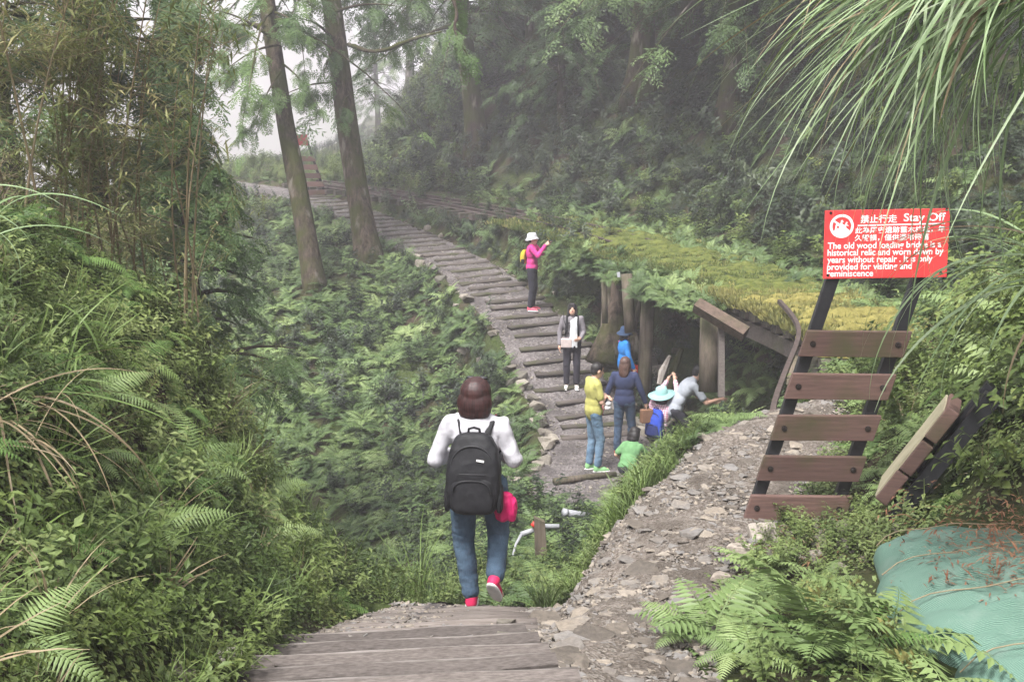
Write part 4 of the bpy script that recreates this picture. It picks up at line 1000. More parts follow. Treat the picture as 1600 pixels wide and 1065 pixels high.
# ------------------------------------------------------------------ left bank bamboo
def culm_mesh(seed, Hh):
    r = random.Random(seed); a = r.uniform(0, 6.28); ln = r.uniform(.05, .35); pts = []
    for i in range(8):
        t = i / 7; pts.append((math.cos(a) * ln * Hh * t * t, math.sin(a) * ln * Hh * t * t, Hh * t * (1 - .12 * t * ln)))
    mb = MB(); mb.tube(pts, [.009, .0085, .008, .007, .006, .005, .004, .002], 5, False)
    PL = []
    for i in range(24):
        t = r.uniform(.28, 1) ** .8; k = t * 7; j = min(int(k), 6); p = Vector(pts[j]).lerp(Vector(pts[j + 1]), k - j); b = r.uniform(0, 6.28); l = r.uniform(.08, .42)
        e = p + Vector((math.cos(b) * l, math.sin(b) * l, r.uniform(-.05, .25))); mb.tube([p, e], [.003, .0015], 3, False)
        PL.append((r.randrange(4), Matrix.Translation(e) @ Matrix.Scale(r.uniform(.8, 1.35), 4)))
        if r.random() < .5: PL.append((r.randrange(4), Matrix.Translation(p.lerp(e, .5)) @ Matrix.Scale(r.uniform(.7, 1.1), 4)))
    lf = merged(BT, PL)
    m1 = mesh_np('culm', mb.arr(), mb.F, True); m1.materials.append(M_dry); m2 = mesh_np('leaves', lf.arr(), lf.F); m2.materials.append(M_bam); return m1, m2
BT = [bamboo_tuft(8, .14, .014, i) for i in range(4)]
CM = [culm_mesh(60 + i, h) for i, h in enumerate((1.6, 2.0, 2.4, 1.8, 2.6, 2.2))]
for k, (px, py, D, nc, sc, lb) in enumerate(((215, 470, 8.2, 8, 1.0, 'thin brown bamboo clump nearest the ravine on the bank top'), (150, 450, 8.6, 8, 1.05, 'bamboo clump in the middle of the bank top thicket'), (250, 490, 8.9, 6, .72, 'short bamboo clump leaning over the ravine edge'), (90, 420, 8.4, 8, 1.15, 'tall bamboo clump left of the middle of thicket'), (30, 380, 8.0, 8, 1.15, 'bamboo clump at the left edge of the photo'), (190, 420, 10., 8, 1.2, 'bamboo clump deep inside the bank top thicket'), (110, 380, 10.2, 8, 1.2, 'rearmost bamboo clump in the bank top thicket'), (300, 520, 9.6, 4, .55, 'small sparse bamboo clump below the light young conifer'))):
    b = at(px, py, D); b.z = Hs(b.x, b.y) - .05; t = thing('bamboo_clump', lb, 'bamboo', b, 0, 'bamboo thicket on the left bank')
    for j in range(nc):
        m1, m2 = random.choice(CM); c = link('culm', m1, None, t, (random.uniform(-.45, .45), random.uniform(-.35, .35), 0), (random.uniform(-.15, .15), random.uniform(-.15, .15), random.uniform(0, 6.28))); c.scale = (sc,) * 3
        link('leaves', m2, None, c)

# ------------------------------------------------------------------ silver grass clumps hanging over the frame
def silver(name, label, root, nblade, L, az, spread, e0, fall, Wd, seed, mat=M_misc, dry=.12):
    r = random.Random(seed); t = thing(name, label, 'grass', root)
    for i in range(nblade):
        e = r.uniform(*e0); V, Fc = blade(L * r.uniform(.55, 1.15), Wd * r.uniform(.6, 1.2), e, e - r.uniform(*fall), 14, r.uniform(-.25, .25))
        a = az + r.gauss(0, spread); M = np.array(Matrix.Rotation(a, 3, 'Z') @ Matrix.Rotation(r.uniform(-.5, .5), 3, 'Y')); mb = MB(); mb.add(V @ M.T, Fc)
        dr = r.random() < dry
        o = mb.build('blade', M_dry if dr else mat, t, True, loc=(r.uniform(-.16, .16), r.uniform(-.3, .3), r.uniform(-.1, .1)))
    return t
r0 = at(1620, -40, 4.7); silver('silver_grass', 'big arching silver grass clump hanging in from the top right corner', (r0.x + .05, r0.y, r0.z), 150, 1.45, R(82), .5, (-55, 25), (40, 90), .019, 3)
r0 = at(1440, -60, 4.6); silver('silver_grass', 'silver grass clump drooping from the top edge left of the corner clump', (r0.x + .05, r0.y, r0.z), 60, .95, R(85), .6, (-75, -15), (10, 50), .014, 14)
r0 = at(1560, -60, 4.3); silver('silver_grass', 'broad bladed silver grass nearest the camera in the top right corner', (r0.x + .05, r0.y, r0.z), 60, 1.0, R(95), .5, (-50, 10), (25, 60), .020, 15)
r0 = at(1450, -90, 4.9); silver('silver_grass', 'thin dark silver grass hanging straight down above the red sign', (r0.x + .1, r0.y + .2, r0.z + .05), 36, 1.35, R(85), .7, (-30, 30), (60, 100), .011, 4, M_grass, .2)
r0 = at(1660, 430, 5.6); silver('silver_grass', 'silver grass arching in at the right edge beside the tilted board', (r0.x, r0.y, r0.z), 30, 1.15, R(75), .5, (5, 50), (90, 140), .018, 6)
r0 = at(-40, 300, 4.4); silver('silver_grass', 'pale silver grass blades reaching in from the left edge', (r0.x - .1, r0.y, r0.z - .15), 16, .55, R(-80), .6, (20, 60), (70, 130), .014, 7)
r0 = at(70, 470, 5.6); r0.z = Hs(r0.x, r0.y); silver('silver_grass', 'bright green grass clump low in front of the bamboo', r0, 26, .7, R(-60), 1.6, (40, 85), (70, 140), .012, 8, M_grass, .1)
r0 = at(-10, 560, 4.6); r0.z = Hs(r0.x, r0.y); silver('silver_grass', 'tangle of dry stalks and grass hanging down at the left edge', r0, 34, .8, R(-100), .8, (-10, 50), (60, 120), .010, 9, M_grass, .65)

# ------------------------------------------------------------------ ferns one can pick out
FR = [frond(.50, .19, 21, 62, -30, True, i) for i in range(3)] + [frond(.44, .17, 19, 45, -45, True, 5)]
FRg = mk(FR, M_fern, 'frond'); FRp = mk(FR, M_fernlt, 'frond')
def fern(loc, nrm, s, meshes, label, group, nf=None):
    t = thing('fern', label, 'fern', loc, 0, group); v = (Vector(nrm) * .55 + Vector((0, 0, .45))).normalized(); t.rotation_euler = v.to_track_quat('Z', 'Y').to_euler(); t.scale = (s, s, s)
    nf = nf or random.randint(5, 8); a0 = random.uniform(0, 6.28)
    for i in range(nf):
        o = link('frond', random.choice(meshes), None, t, None, (random.uniform(-.25, .2), random.uniform(-.2, .2), a0 + 6.283 * i / nf + random.uniform(-.35, .35))); k = random.uniform(.7, 1.15); o.scale = (k, k, k)
    return t
P, N = sample(900, -3.6, -1.05, 3.2, 8.7, lambda x, y: free(x, y) & ~((x > -1.55) & (y < 7.2))); k = 0; used = []
for p, n in zip(P, N):
    if all((p[0] - a[0]) ** 2 + (p[1] - a[1]) ** 2 + (p[2] - a[2]) ** 2 > .30 ** 2 for a in used):
        used.append(p); fern(p, n, random.uniform(.45, .85), FRg if random.random() < .75 else FRp, 'green fern on the steep bank left of the stairs', 'ferns on the left bank'); k += 1
    if k >= 62: break
for (px, py, s) in ((300, 740, .95), (230, 840, .8), (410, 780, .9), (130, 720, .8), (60, 900, .75), (140, 640, .8), (20, 1010, .7)):
    q = hit(px, py, 3); fern(q, (.5, -.4, .7), s, FRp, 'large pale fern on the left bank, ' + {300: 'widest one in its middle', 230: 'low above the stairs', 410: 'at its right edge by the ravine', 130: 'below the dry stalks', 60: 'near the lower left', 140: 'highest up', 20: 'in the bottom left corner'}[px], 'large ferns on the left bank', 6)
P, N = sample(700, 1.35, 3.6, 4.6, 9.5, lambda x, y: free(x, y, -.12) & ~((x > 1.5) & (y < 6.5)) & ~((x > 1.2) & (x < 2.6) & (y > 6.3) & (y < 7.95))); k = 0; used = []
for p, n in zip(P, N):
    if all((p[0] - a[0]) ** 2 + (p[1] - a[1]) ** 2 > .34 ** 2 for a in used):
        used.append(p); fern(p, n, random.uniform(.5, .95), FRp if random.random() < .6 else FRg, 'light green fern on the bank around the red sign', 'ferns on the right bank'); k += 1
    if k >= 34: break
for (px, py, s) in ((1120, 960, 1.0), (1080, 1010, 1.0), (1190, 940, .9), (1160, 1045, 1.0), (1290, 920, .7), (1320, 950, .7), (1230, 1030, .9)):
    q = hit(px, py, 3); fern(q, (-.2, -.2, .9), s * .66, FRp, 'large pale fern by the gravel edge, ' + {1120: 'the one reaching farthest over the gravel', 1080: 'leftmost of those near the sandbags', 1190: 'just below the loose rocks', 1160: 'cut by the bottom edge', 1290: 'below the warning sign', 1320: 'touching the far sandbag', 1230: 'nearest the sandbag corner'}[px], 'large ferns by the sandbags', 8)
for (px, py, s_) in ((1150, 610, 1.2), (1125, 640, 1.1), (1180, 585, 1.2), (1205, 555, 1.1), (1165, 650, 1.2), (1215, 610, 1.1), (1100, 660, 1.0), (1140, 670, 1.0), (1190, 620, 1.2), (1170, 560, 1.1)):
    q = hit(px, py, 9); fern(q, (-.4, -.3, .8), s_, FRp, 'pale green fern between the gravel end and the mossy bridge', 'ferns below the bridge end', 8)
FP = [fern_plant(7, .55, .22, 12, i) for i in range(5)]
FPm = mk(FP, M_fernfar, 'fern'); FPl = mk(FP, M_fernlt, 'fern'); FPd = mk(FP, M_leafdk, 'fern')
slope = lambda x, y: free(x, y, 0, -.12) & (edist(x, y) < .2) & (y > 9.2) & ~((x < -1.2) & (y < 11))
P, N = sample(15000, -11, 2.4, 9.2, 36, slope); o_ = np.argsort(project(P)[2]); vis = [i for i in rng.permutation(len(P)) if P[i][1] > 15 and P[i][0] > -6 and P[i][1] < 27][:170]
RT = rots(N, .55, .2)
for i in vis:
    o = link('fern', random.choice(FPm if random.random() < .7 else FPl), None, None, P[i], RT[i]); s = random.uniform(.7, 1.3); o.scale = (s, s, s); tag(o, 'fern in the mass of ferns on the slope below the lower path', 'fern', 'ferns on the slope below the lower path')
rest = np.setdiff1d(np.arange(len(P)), vis); sel = rest[:3800]
scatter('fern_slope', FPm[:4] + FPl[:3], P[sel], RT[sel], rng.uniform(.45, 1.05, len(sel)), 'dense ferns covering the ravine slopes', 'ferns')

# ------------------------------------------------------------------ ground cover and undergrowth
MP = [mat_patch(40, .15, .029, .08, i) for i in range(5)]; SG = [sprig(12, .32, .06, .028, .9, i, 4) for i in range(5)]; GT = [grass_tuft(14, .34, .008, i) for i in range(4)]
BIG = [sprig(16, .75, .13, .07, .9, 50 + i, 5) for i in range(5)]; LG = [grass_tuft(16, .9, .009, 20 + i, (60, 88), 70) for i in range(3)]
left = lambda x, y: free(x, y) & (x < -1.0)
P, N = sample(9500, -4.6, -.98, 2.6, 9.4, left); scatter('bank_ground_cover', mk(MP, M_leaf) + mk(MP[:3], M_leaflt) + mk(MP[:2], M_mossg), P, rots(N, .9, .15), rng.uniform(.6, 1.2, len(P)), 'small leafy ground cover on the steep left bank', 'ground cover')
P, N = sample(2600, -4.6, -1.0, 2.6, 9.6, left); scatter('bank_herbs', mk(SG, M_leaf) + mk(SG[:3], M_leaflt), P, rots(N, .6, .3), rng.uniform(.5, 1.05, len(P)), 'leafy herbs growing on the left bank', 'herbs')
P, N = sample(800, -4.6, -1.0, 2.6, 9.6, left); scatter('bank_grass', mk(GT, M_grass) + mk(GT[:1], M_dry), P, rots(N, .6, .3), rng.uniform(.5, 1.1, len(P)), 'grass tufts and dry stalks on the left bank', 'grass')
lip = lambda x, y: free(x, y, 0, -.02) & (x < .7) & (y > 7.4)
P, N = sample(2400, -2.6, .6, 7.6, 12.5, lip); scatter('lip_ground_cover', mk(MP, M_leaflt) + mk(SG[:3], M_leaflt), P, rots(N, .8, .2), rng.uniform(.7, 1.3, len(P)), 'leafy growth on the lip beyond the stairs', 'ground cover')
P, N = sample(520, -2.6, -.6, 8.4, 12.5, lip); scatter('tall_grass', mk(LG, M_grass), P, rots(N, .2, .15), rng.uniform(.6, 1.1, len(P)), 'tall thin grass at the ravine lip beyond the stairs', 'grass')
rim = lambda x, y: (poly_sd(x, y, GRAVEL) < -.01) & (poly_sd(x, y, GRAVEL) > np.where(y > 10, -1.3, -.75)) & free(x, y) & (edist(x, y) < .2) & (y > 7.2)
P, N = sample(5200, -.1, 2.8, 7.2, 12, rim); scatter('rim_grass', mk(GT, M_grass) + mk(GT[:2], M_fernlt), P, rots(N, .5, .3), rng.uniform(.55, 1.1, len(P)), 'bright grass fringe along the left rim of the gravel path', 'grass')
P, N = sample(4200, -.1, 3.2, 7.2, 13.2, rim); scatter('rim_herbs', mk(SG, M_leaflt) + mk(MP[:2], M_leaflt), P, rots(N, .6, .3), rng.uniform(.6, 1.1, len(P)), 'leafy herbs along the rim of the gravel path', 'herbs')
signbase = lambda x, y: (x > 1.35) & (x < 2.45) & (y > 6.5) & (y < 7.85)
right = lambda x, y: ~signbase(x, y) & free(x, y, -.03) & (x > .9) & (edist(x, y) > -.2) & (y > 3.8) & ~((x > 1.65) & (y < 6.35) & (x < 3.3))
P, N = sample(9500, .8, 6.5, 3.9, 15, right); scatter('right_ground_cover', mk(MP, M_leaflt) + mk(MP[:3], M_fernlt) + mk(MP[:1], M_leaf), P, rots(N, .85, .15), rng.uniform(.7, 1.35, len(P)), 'light green ground cover on the right bank', 'ground cover')
P, N = sample(4200, .8, 7.5, 3.9, 16, right); scatter('right_herbs', mk(SG, M_leaflt) + mk(FP[:2], M_fernlt), P, rots(N, .6, .3), rng.uniform(.5, 1.2, len(P)), 'leafy herbs and small ferns on the right bank', 'herbs')
cliff = lambda x, y: (x > 2.9) & (y < 11)
P, N = sample(2200, 2.4, 9, 4, 12, cliff); scatter('bank_twigs', mk(BIG[:3], M_leaf) + mk([grass_tuft(9, .6, .006, 70, (0, 80), 60)], M_dry), P, rots(N, .7, .4), rng.uniform(.35, .9, len(P)), 'brown twigs and leaves on the high right bank', 'undergrowth')
# the ravine floor and inner bank below the rails
inner = lambda x, y: free(x, y, 0, -.1) & (edist(x, y) < 1.6) & (y > 11)
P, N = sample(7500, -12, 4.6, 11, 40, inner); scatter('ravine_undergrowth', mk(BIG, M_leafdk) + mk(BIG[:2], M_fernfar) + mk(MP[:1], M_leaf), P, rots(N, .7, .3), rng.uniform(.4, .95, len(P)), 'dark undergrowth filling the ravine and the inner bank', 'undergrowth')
# hill
hill = lambda x, y: (edist(x, y) > 3.1) & (y > 10)
P, N = sample(26000, -14, 22, 10, 52, hill); sc_ = rng.uniform(.6, 1.5, len(P))
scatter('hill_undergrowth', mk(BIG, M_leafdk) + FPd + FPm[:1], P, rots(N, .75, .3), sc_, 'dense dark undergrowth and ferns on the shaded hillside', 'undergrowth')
low = lambda x, y: (edist(x, y) > 2.3) & (edist(x, y) < 6.5) & (y > 11) & (y < 34)
P, N = sample(5200, -5, 10, 11, 34, low); scatter('hill_foot_cover', mk(BIG[:3], M_leaf) + FPm, P, rots(N, .7, .3), rng.uniform(.4, .9, len(P)), 'green leafy cover at the foot of hill beside the bridge', 'undergrowth')
far_ = lambda x, y: (y > 36) & (path_sd(x, y) < -.3) & ((edist(x, y) < -.6) | (edist(x, y) > 2.6))
P, N = sample(11000, -26, -1, 36, 62, far_); scatter('far_undergrowth', mk(BIG[:3], M_leaf), P, rots(N, .6, .3), rng.uniform(.35, 1.2, len(P)), 'pale bushes far away in the fog', 'undergrowth')
# moss and ferns on the bridge
D_ = []
for i in range(6200):
    s = random.uniform(sA + 1.2, sB + 3)
    if s < s_of_y(20.5): s = sA + .36 * round((s - sA) / .36) + random.gauss(0, .06)
    q, az = epos(s, random.uniform(.55, 2.5) if s < s_of_y(20.5) else random.uniform(.3, 2.9)); D_.append((q[0], q[1], random.uniform(.03, .09)))
D_ = np.array(D_); scatter('bridge_moss', mk([moss_tuft(20, .10, .07, i) for i in range(4)], M_moss) + mk([moss_tuft(20, .10, .07, 9)], M_mossg), D_, rots(np.tile([0, 0, 1.], (len(D_), 1)), 1, .3), rng.uniform(.7, 1.7, len(D_)), 'yellow green moss carpet on the old bridge', 'moss', I=np.where((D_[:, 1] > 17.5) & (rng.random(len(D_)) < .85), 4, rng.integers(0, 4, len(D_))))
D_ = []
for i in range(430):
    s = random.uniform(sA + 4.2, sB - 1); q, az = epos(s, random.gauss(.42, .2)); D_.append((q[0], q[1], random.uniform(-.35, .05)))
for i in range(420):
    s = random.uniform(sA, sB + 4); q, az = epos(s, random.uniform(1.9, 3.5)); D_.append((q[0], q[1], random.uniform(.0, .1)))
D_ = np.array(D_); scatter('bridge_ferns', FPl[:1] + mk(SG[:3], M_leaflt) + FPm[:3], D_, rots(np.tile([-.4, -.3, .8], (len(D_), 1)), .6, .4), rng.uniform(.35, .75, len(D_)), 'ferns and leaves hanging along the edge of the mossy bridge', 'ferns')
# litter on the sandbags, moss between them, dark soil bits
D_ = np.stack([rng.normal(2.72, .26, 420), rng.normal(5.5, .34, 420), rng.uniform(.62, .69, 420)], -1); D_[:, 2] += (D_[:, 0] - 2.55) * .1
scatter('bark_litter', mk([bamboo_tuft(6, .10, .012, 80 + i) for i in range(3)], M_debris), D_, rots(np.tile([0, 0, 1.], (len(D_), 1)), 1, .2), rng.uniform(.4, 1.0, len(D_)), 'reddish bark litter lying on the sandbags', 'litter')
D_ = []
for i in range(150):
    y = random.uniform(4.4, 6.0); D_.append((1.62 + random.gauss(0, .05) + (.1 if y > 5.7 else 0), y, Hs(1.62, y) + random.uniform(.0, .16)))
D_ = np.array(D_); scatter('sandbag_moss', mk([moss_tuft(18, .05, .05, 30 + i) for i in range(3)], M_moss) + mk(MP[:1], M_leaflt), D_, rots(np.tile([-.7, -.2, .6], (len(D_), 1)), 1, .3), rng.uniform(.5, 1.1, len(D_)), 'moss growing along the ends of the sandbags', 'moss')

soil_spot = lambda x, y: signbase(x, y) & (poly_sd(x, y, GRAVEL) < -.02)
P, N = sample(420, 1.3, 2.5, 6.4, 7.9, soil_spot, False); scatter('sign_base_plants', mk(MP[:2], M_leaflt) + mk([bamboo_tuft(7, .09, .012, 90)], M_debris) + mk([bamboo_tuft(7, .09, .012, 91)], M_dry) + mk(SG[:1], M_leaflt), P, rots(N, .9, .3), rng.uniform(.4, .8, len(P)), 'small creepers and dead leaves on the dark soil under the red sign', 'ground cover')
P, N = sample(260, 1.2, 2.5, 6.4, 7.9, soil_spot, False); scatter('sign_base_stones', GVd, P, rots(N, .9, .5), rng.uniform(.04, .15, len(P)), 'dark broken stones on the soil under the red sign', 'gravel')

ridge = lambda x, y: (edist(x, y) > -14) & (edist(x, y) < 16)
P, N = sample(7000, -38, 8, 50, 130, ridge, False); scatter('ridge_bushes', mk(BIG[:4], M_leafdk), P, rots(N, .6, .3), rng.uniform(.3, .9, len(P)), 'pale bushes on the far ridge beyond the bend', 'undergrowth')
band = lambda x, y: (edist(x, y) > -1.6) & (edist(x, y) < .75) & (path_sd(x, y) < -.06)
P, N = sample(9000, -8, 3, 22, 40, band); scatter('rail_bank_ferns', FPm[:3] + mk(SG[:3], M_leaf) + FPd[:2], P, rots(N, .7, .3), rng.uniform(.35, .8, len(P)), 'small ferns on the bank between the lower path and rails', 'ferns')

knoll = lambda x, y: (edist(x, y) > -4) & (edist(x, y) < 4) & (path_sd(x, y) < -.1)
P, N = sample(2600, -22, -6, 41.8, 62, knoll, False); scatter('knoll_bushes', mk(BIG[:4], M_leaf) + FPm[:2], P, rots(N, .6, .3), rng.uniform(.25, .75, len(P)), 'misty low bushes where the track bends out of sight', 'undergrowth')

# ------------------------------------------------------------------ people
def V3(*a): return Vector(a)
def cap(mb, p0, p1, r0, r1, n=14, m=5):
    p0 = Vector(p0); p1 = Vector(p1); d = p1 - p0; L = max(d.length, 1e-4); d = d / L
    pts = []; rad = []
    for i in range(m): a = math.pi / 2 * (1 - i / m); pts.append(p0 - d * r0 * math.sin(a)); rad.append(max(r0 * math.cos(a), .0008))
    for i in range(7): t = i / 6; pts.append(p0.lerp(p1, t)); rad.append(r0 + (r1 - r0) * t)
    for i in range(1, m + 1): a = math.pi / 2 * i / m; pts.append(p1 + d * r1 * math.sin(a)); rad.append(max(r1 * math.cos(a), .0008))
    mb.tube(pts, rad, n)
def ell(mb, c, r, M=None, nu=20, nv=12, e=1.0, e2=1.0):
    V = []; Fc = []
    def sp_(v, k): return math.copysign(abs(v) ** k, v)
    for j in range(nv + 1):
        b = -math.pi / 2 + math.pi * j / nv
        for i in range(nu):
            a = 2 * math.pi * i / nu; V.append((r[0] * sp_(math.cos(b), e2) * sp_(math.cos(a), e), r[1] * sp_(math.cos(b), e2) * sp_(math.sin(a), e), r[2] * sp_(math.sin(b), e2)))
    for j in range(nv):
        for i in range(nu): Fc.append((j * nu + i, j * nu + (i + 1) % nu, (j + 1) * nu + (i + 1) % nu, (j + 1) * nu + i))
    V = np.array(V)
    if M is not None: V = V @ np.array(M.to_3x3()).T
    mb.add(V + np.array(tuple(c)), Fc)
def remesh(mb, vox, smooth=4, fold=0, ff=9, seed=0, name='body', stretch=(1, 1, 1)):
    me = mesh_np('tmp', mb.arr(), mb.F); bm = bmesh.new(); bm.from_mesh(me); bmesh.ops.remove_doubles(bm, verts=bm.verts[:], dist=.0003); bmesh.ops.recalc_face_normals(bm, faces=bm.faces[:]); bm.to_mesh(me); bm.free()
    o = bpy.data.objects.new('tmp', me); COL.objects.link(o); md = o.modifiers.new('r', 'REMESH'); md.mode = 'VOXEL'; md.voxel_size = vox
    ms = o.modifiers.new('s', 'SMOOTH'); ms.iterations = smooth; ms.factor = .5
    bpy.context.view_layer.update(); out = bpy.data.meshes.new_from_object(o.evaluated_get(bpy.context.evaluated_depsgraph_get()))
    COL.objects.unlink(o); bpy.data.objects.remove(o); bpy.data.meshes.remove(me)
    if fold:
        N = [v.normal.copy() for v in out.vertices]
        for v, n_ in zip(out.vertices, N):
            c = v.co; q = (c.x * ff * stretch[0], c.y * ff * stretch[1], c.z * ff * stretch[2] + seed)
            k = mnoise.noise(q) + .5 * mnoise.noise((q[0] * 2.1, q[1] * 2.1, q[2] * 2.3)); k = k - abs(mnoise.noise((q[0] * 1.3 + 5, q[1] * 1.3, q[2] * 1.6))) * .8
            v.co = c + n_ * fold * k
    out.polygons.foreach_set('use_smooth', [True] * len(out.polygons)); out.name = name; return out
SKIN = simple('skin', (.58, .36, .27), (.52, .31, .23), .5, 30)
def cloth(name, c, c2=None, rough=.85, sc=14): return simple(name, c, c2 or tuple(x * .8 for x in c), rough, sc, .002, spec=.2)
def jeans(name, c1, c2):
    m, n, p, o = newmat(name); t = tex(n, 5, 4); u = tex(n, 160, 2, sc=(1, 1, .2))
    col = ramp(n, t.outputs[0], [(.35, c2), (.65, c1)]); k = ramp(n, u.outputs[0], [(.3, (.75, .75, .78)), (.7, (1.1, 1.1, 1.1))])
    mm = n.nodes.new('ShaderNodeMix'); mm.data_type = 'RGBA'; mm.blend_type = 'MULTIPLY'; mm.inputs[0].default_value = 1
    n.links.new(col, mm.inputs[6]); n.links.new(k, mm.inputs[7]); n.links.new(mm.outputs[2], p.inputs['Base Color']); p.inputs['Roughness'].default_value = .9; f_ = tex(n, 14, 5, sc=(1, 1, 1.8)); bump(n, p, f_.outputs[0], .8, .012); return m
def hairmat(name, c1, c2):
    m, n, p, o = newmat(name); t = tex(n, 1, 3, sc=(90, 90, 6)); n.links.new(ramp(n, t.outputs[0], [(.35, c2), (.65, c1)]), p.inputs['Base Color']); p.inputs['Roughness'].default_value = .5; p.inputs['Specular IOR Level'].default_value = .4; bump(n, p, t.outputs[0], .5, .004); return m
M_hairbr = hairmat('reddish_brown_hair', (.048, .016, .015), (.016, .006, .006)); M_hairbk = hairmat('black_hair', (.022, .018, .018), (.008, .007, .007)); M_hair2 = hairmat('brown_hair', (.10, .05, .035), (.04, .02, .015))
M_denim = jeans('blue_denim', (.075, .125, .185), (.035, .065, .105)); M_denimlt = jeans('light_denim', (.16, .25, .34), (.09, .16, .24)); M_denimdk = jeans('dark_denim', (.055, .095, .16), (.03, .055, .095))
M_darkcloth = cloth('black_trousers', (.03, .03, .04)); M_blackpack = cloth('black_backpack_fabric', (.018, .018, .020), (.010, .010, .012), .6, 30)
M_sole = simple('white_sole', (.7, .68, .66), None, .6); M_eye = simple('dark_eye', (.015, .012, .012), None, .3); M_lip = simple('lip', (.42, .14, .13), None, .5)

DEF = dict(pel=(0, 0, .93), waist=(0, 0, 1.06), chest=(0, -.005, 1.25), neck=(0, -.01, 1.41), head=(0, .015, 1.535),
           shL=(-.165, -.01, 1.36), elL=(-.225, -.03, 1.09), wrL=(-.23, .06, .86), shR=(.165, -.01, 1.36), elR=(.225, -.03, 1.09), wrR=(.23, .06, .86),
           hipL=(-.085, 0, .90), knL=(-.095, .03, .49), anL=(-.095, -.02, .085), hipR=(.085, 0, .90), knR=(.095, .03, .49), anR=(.095, -.02, .085),
           hdL=(0, .2, -1), hdR=(0, .2, -1), ftL=(-.12, 1, -.0), ftR=(.12, 1, -.0))
def person(label, loc, rz, J=None, h=1.65, head=(0, 0), top=None, sleeve='long', legs=None, hair=None, hairstyle='bob', shoe=None, vox=.010, loose=1.0, seed=0, face=True, forearm=None, width=1.0, curl=.5, shoe_sole=None, hem=0.0, grip=False, shirt_fold=.006, legw=1.0, big_hair=.9):
    j = dict(DEF); j.update(J or {}); j = {k: Vector(v) for k, v in j.items()}
    t = thing('person', label, 'person', loc, rz); k = h / 1.65; t.scale = (k, k, k)
    body = MB(); W_ = width
    hm = Matrix.Rotation(head[0], 3, 'Z') @ Matrix.Rotation(head[1], 3, 'X'); hc = j['head']
    def hp_(x, y, z): return hc + hm @ Vector((x, y, z))
    # torso
    def torso(mb, g, k_=1.0, hemz=0):
        sp = (j['neck'] - j['pel']).normalized(); q = Vector((0, 0, 1)).rotation_difference(sp).to_matrix()
        ell(mb, j['chest'], ((.150 + g) * W_ * k_, .098 + g, .20), q); ell(mb, j['waist'], ((.132 + g) * W_ * k_, .092 + g, .17), q); ell(mb, j['pel'] + sp * .02, ((.150 + g) * W_ * k_, .105 + g, .13 + hemz), q)
        cap(mb, j['shL'] * .8 + j['neck'] * .2 - sp * .05, j['shR'] * .8 + j['neck'] * .2 - sp * .05, .058 + g * .5, .058 + g * .5); cap(mb, j['shL'] - sp * .01, j['neck'] - sp * .01, .040 + g * .5, .052 + g * .3); cap(mb, j['shR'] - sp * .01, j['neck'] - sp * .01, .040 + g * .5, .052 + g * .3)
    torso(body, 0)
    cap(body, j['neck'] - V3(0, 0, .03), hc - hm @ V3(0, .02, .05), .052, .05)
    ell(body, hp_(0, -.012, .025), (.074, .092, .092), hm); ell(body, hp_(0, .022, -.045), (.056, .066, .072), hm)
    cap(body, hp_(0, .088, .012), hp_(0, .102, -.022), .009, .013, 8, 3)
    for s in (-1, 1): ell(body, hp_(.075 * s, -.005, -.005), (.012, .02, .03), hm, 8, 6)
    for S, s in (('L', -1), ('R', 1)):
        sh, el, wr = j['sh' + S], j['el' + S], j['wr' + S]
        cap(body, sh, el, .044, .037); cap(body, el, wr, .036, .025)
        # hand with five fingers
        d = j['hd' + S].normalized(); inw = V3(-s, 0, 0) if not grip else V3(-s * .4, 0, -.9)
        nrm = (inw - d * inw.dot(d)).normalized(); sd = d.cross(nrm).normalized()
        if sd.y < 0: sd = -sd
        cap(body, wr, wr + d * .055, .026, .030, 10, 4); 
        for f in (-1.5, -.5, .5, 1.5): cap(body, wr + d * .03 + sd * f * .013, wr + d * .082 + sd * f * .0185, .0125, .011, 8, 3)
        for f, ln in ((-1.5, .052), (-.5, .066), (.5, .072), (1.5, .062)):
            b = wr + d * .085 + sd * f * .0195; d1 = (d + nrm * curl * .6).normalized(); d2 = (d + nrm * curl * 1.8).normalized(); c = b + d1 * ln * .55; cap(body, b, c, .0095, .0085, 8, 3); cap(body, c, c + d2 * ln * .55, .0085, .007, 8, 3)
        b = wr + d * .03 + sd * .026; c = b + (d * .7 + sd * .8 + nrm * .3).normalized() * .04; cap(body, b, c, .012, .010, 8, 3); cap(body, c, c + (d + sd * .2 + nrm * .4).normalized() * .032, .0095, .008, 8, 3)
        cap(body, j['hip' + S], j['kn' + S], .076, .050); cap(body, j['kn' + S], j['an' + S], .049, .034); f = j['ft' + S].normalized(); cap(body, j['an' + S] - V3(0, 0, .035), j['an' + S] + f * .15 - V3(0, 0, .05), .034, .026)
    b_ = link('body', remesh(body, vox * .8, 3, name='body'), SKIN, t)
    if face:
        for s in (-1, 1):
            m = MB(); ell(m, hp_(.030 * s, .078, .014), (.012, .006, .006), hm, 8, 6); m.build('eye', M_eye, t, True)
            m = MB(); cap(m, hp_(.018 * s, .083, .034), hp_(.045 * s, .072, .034), .004, .003, 6, 2); m.build('eyebrow', M_hairbk, t, True)
        m = MB(); ell(m, hp_(0, .083, -.055), (.022, .008, .006), hm, 10, 6); m.build('mouth', M_lip, t, True)
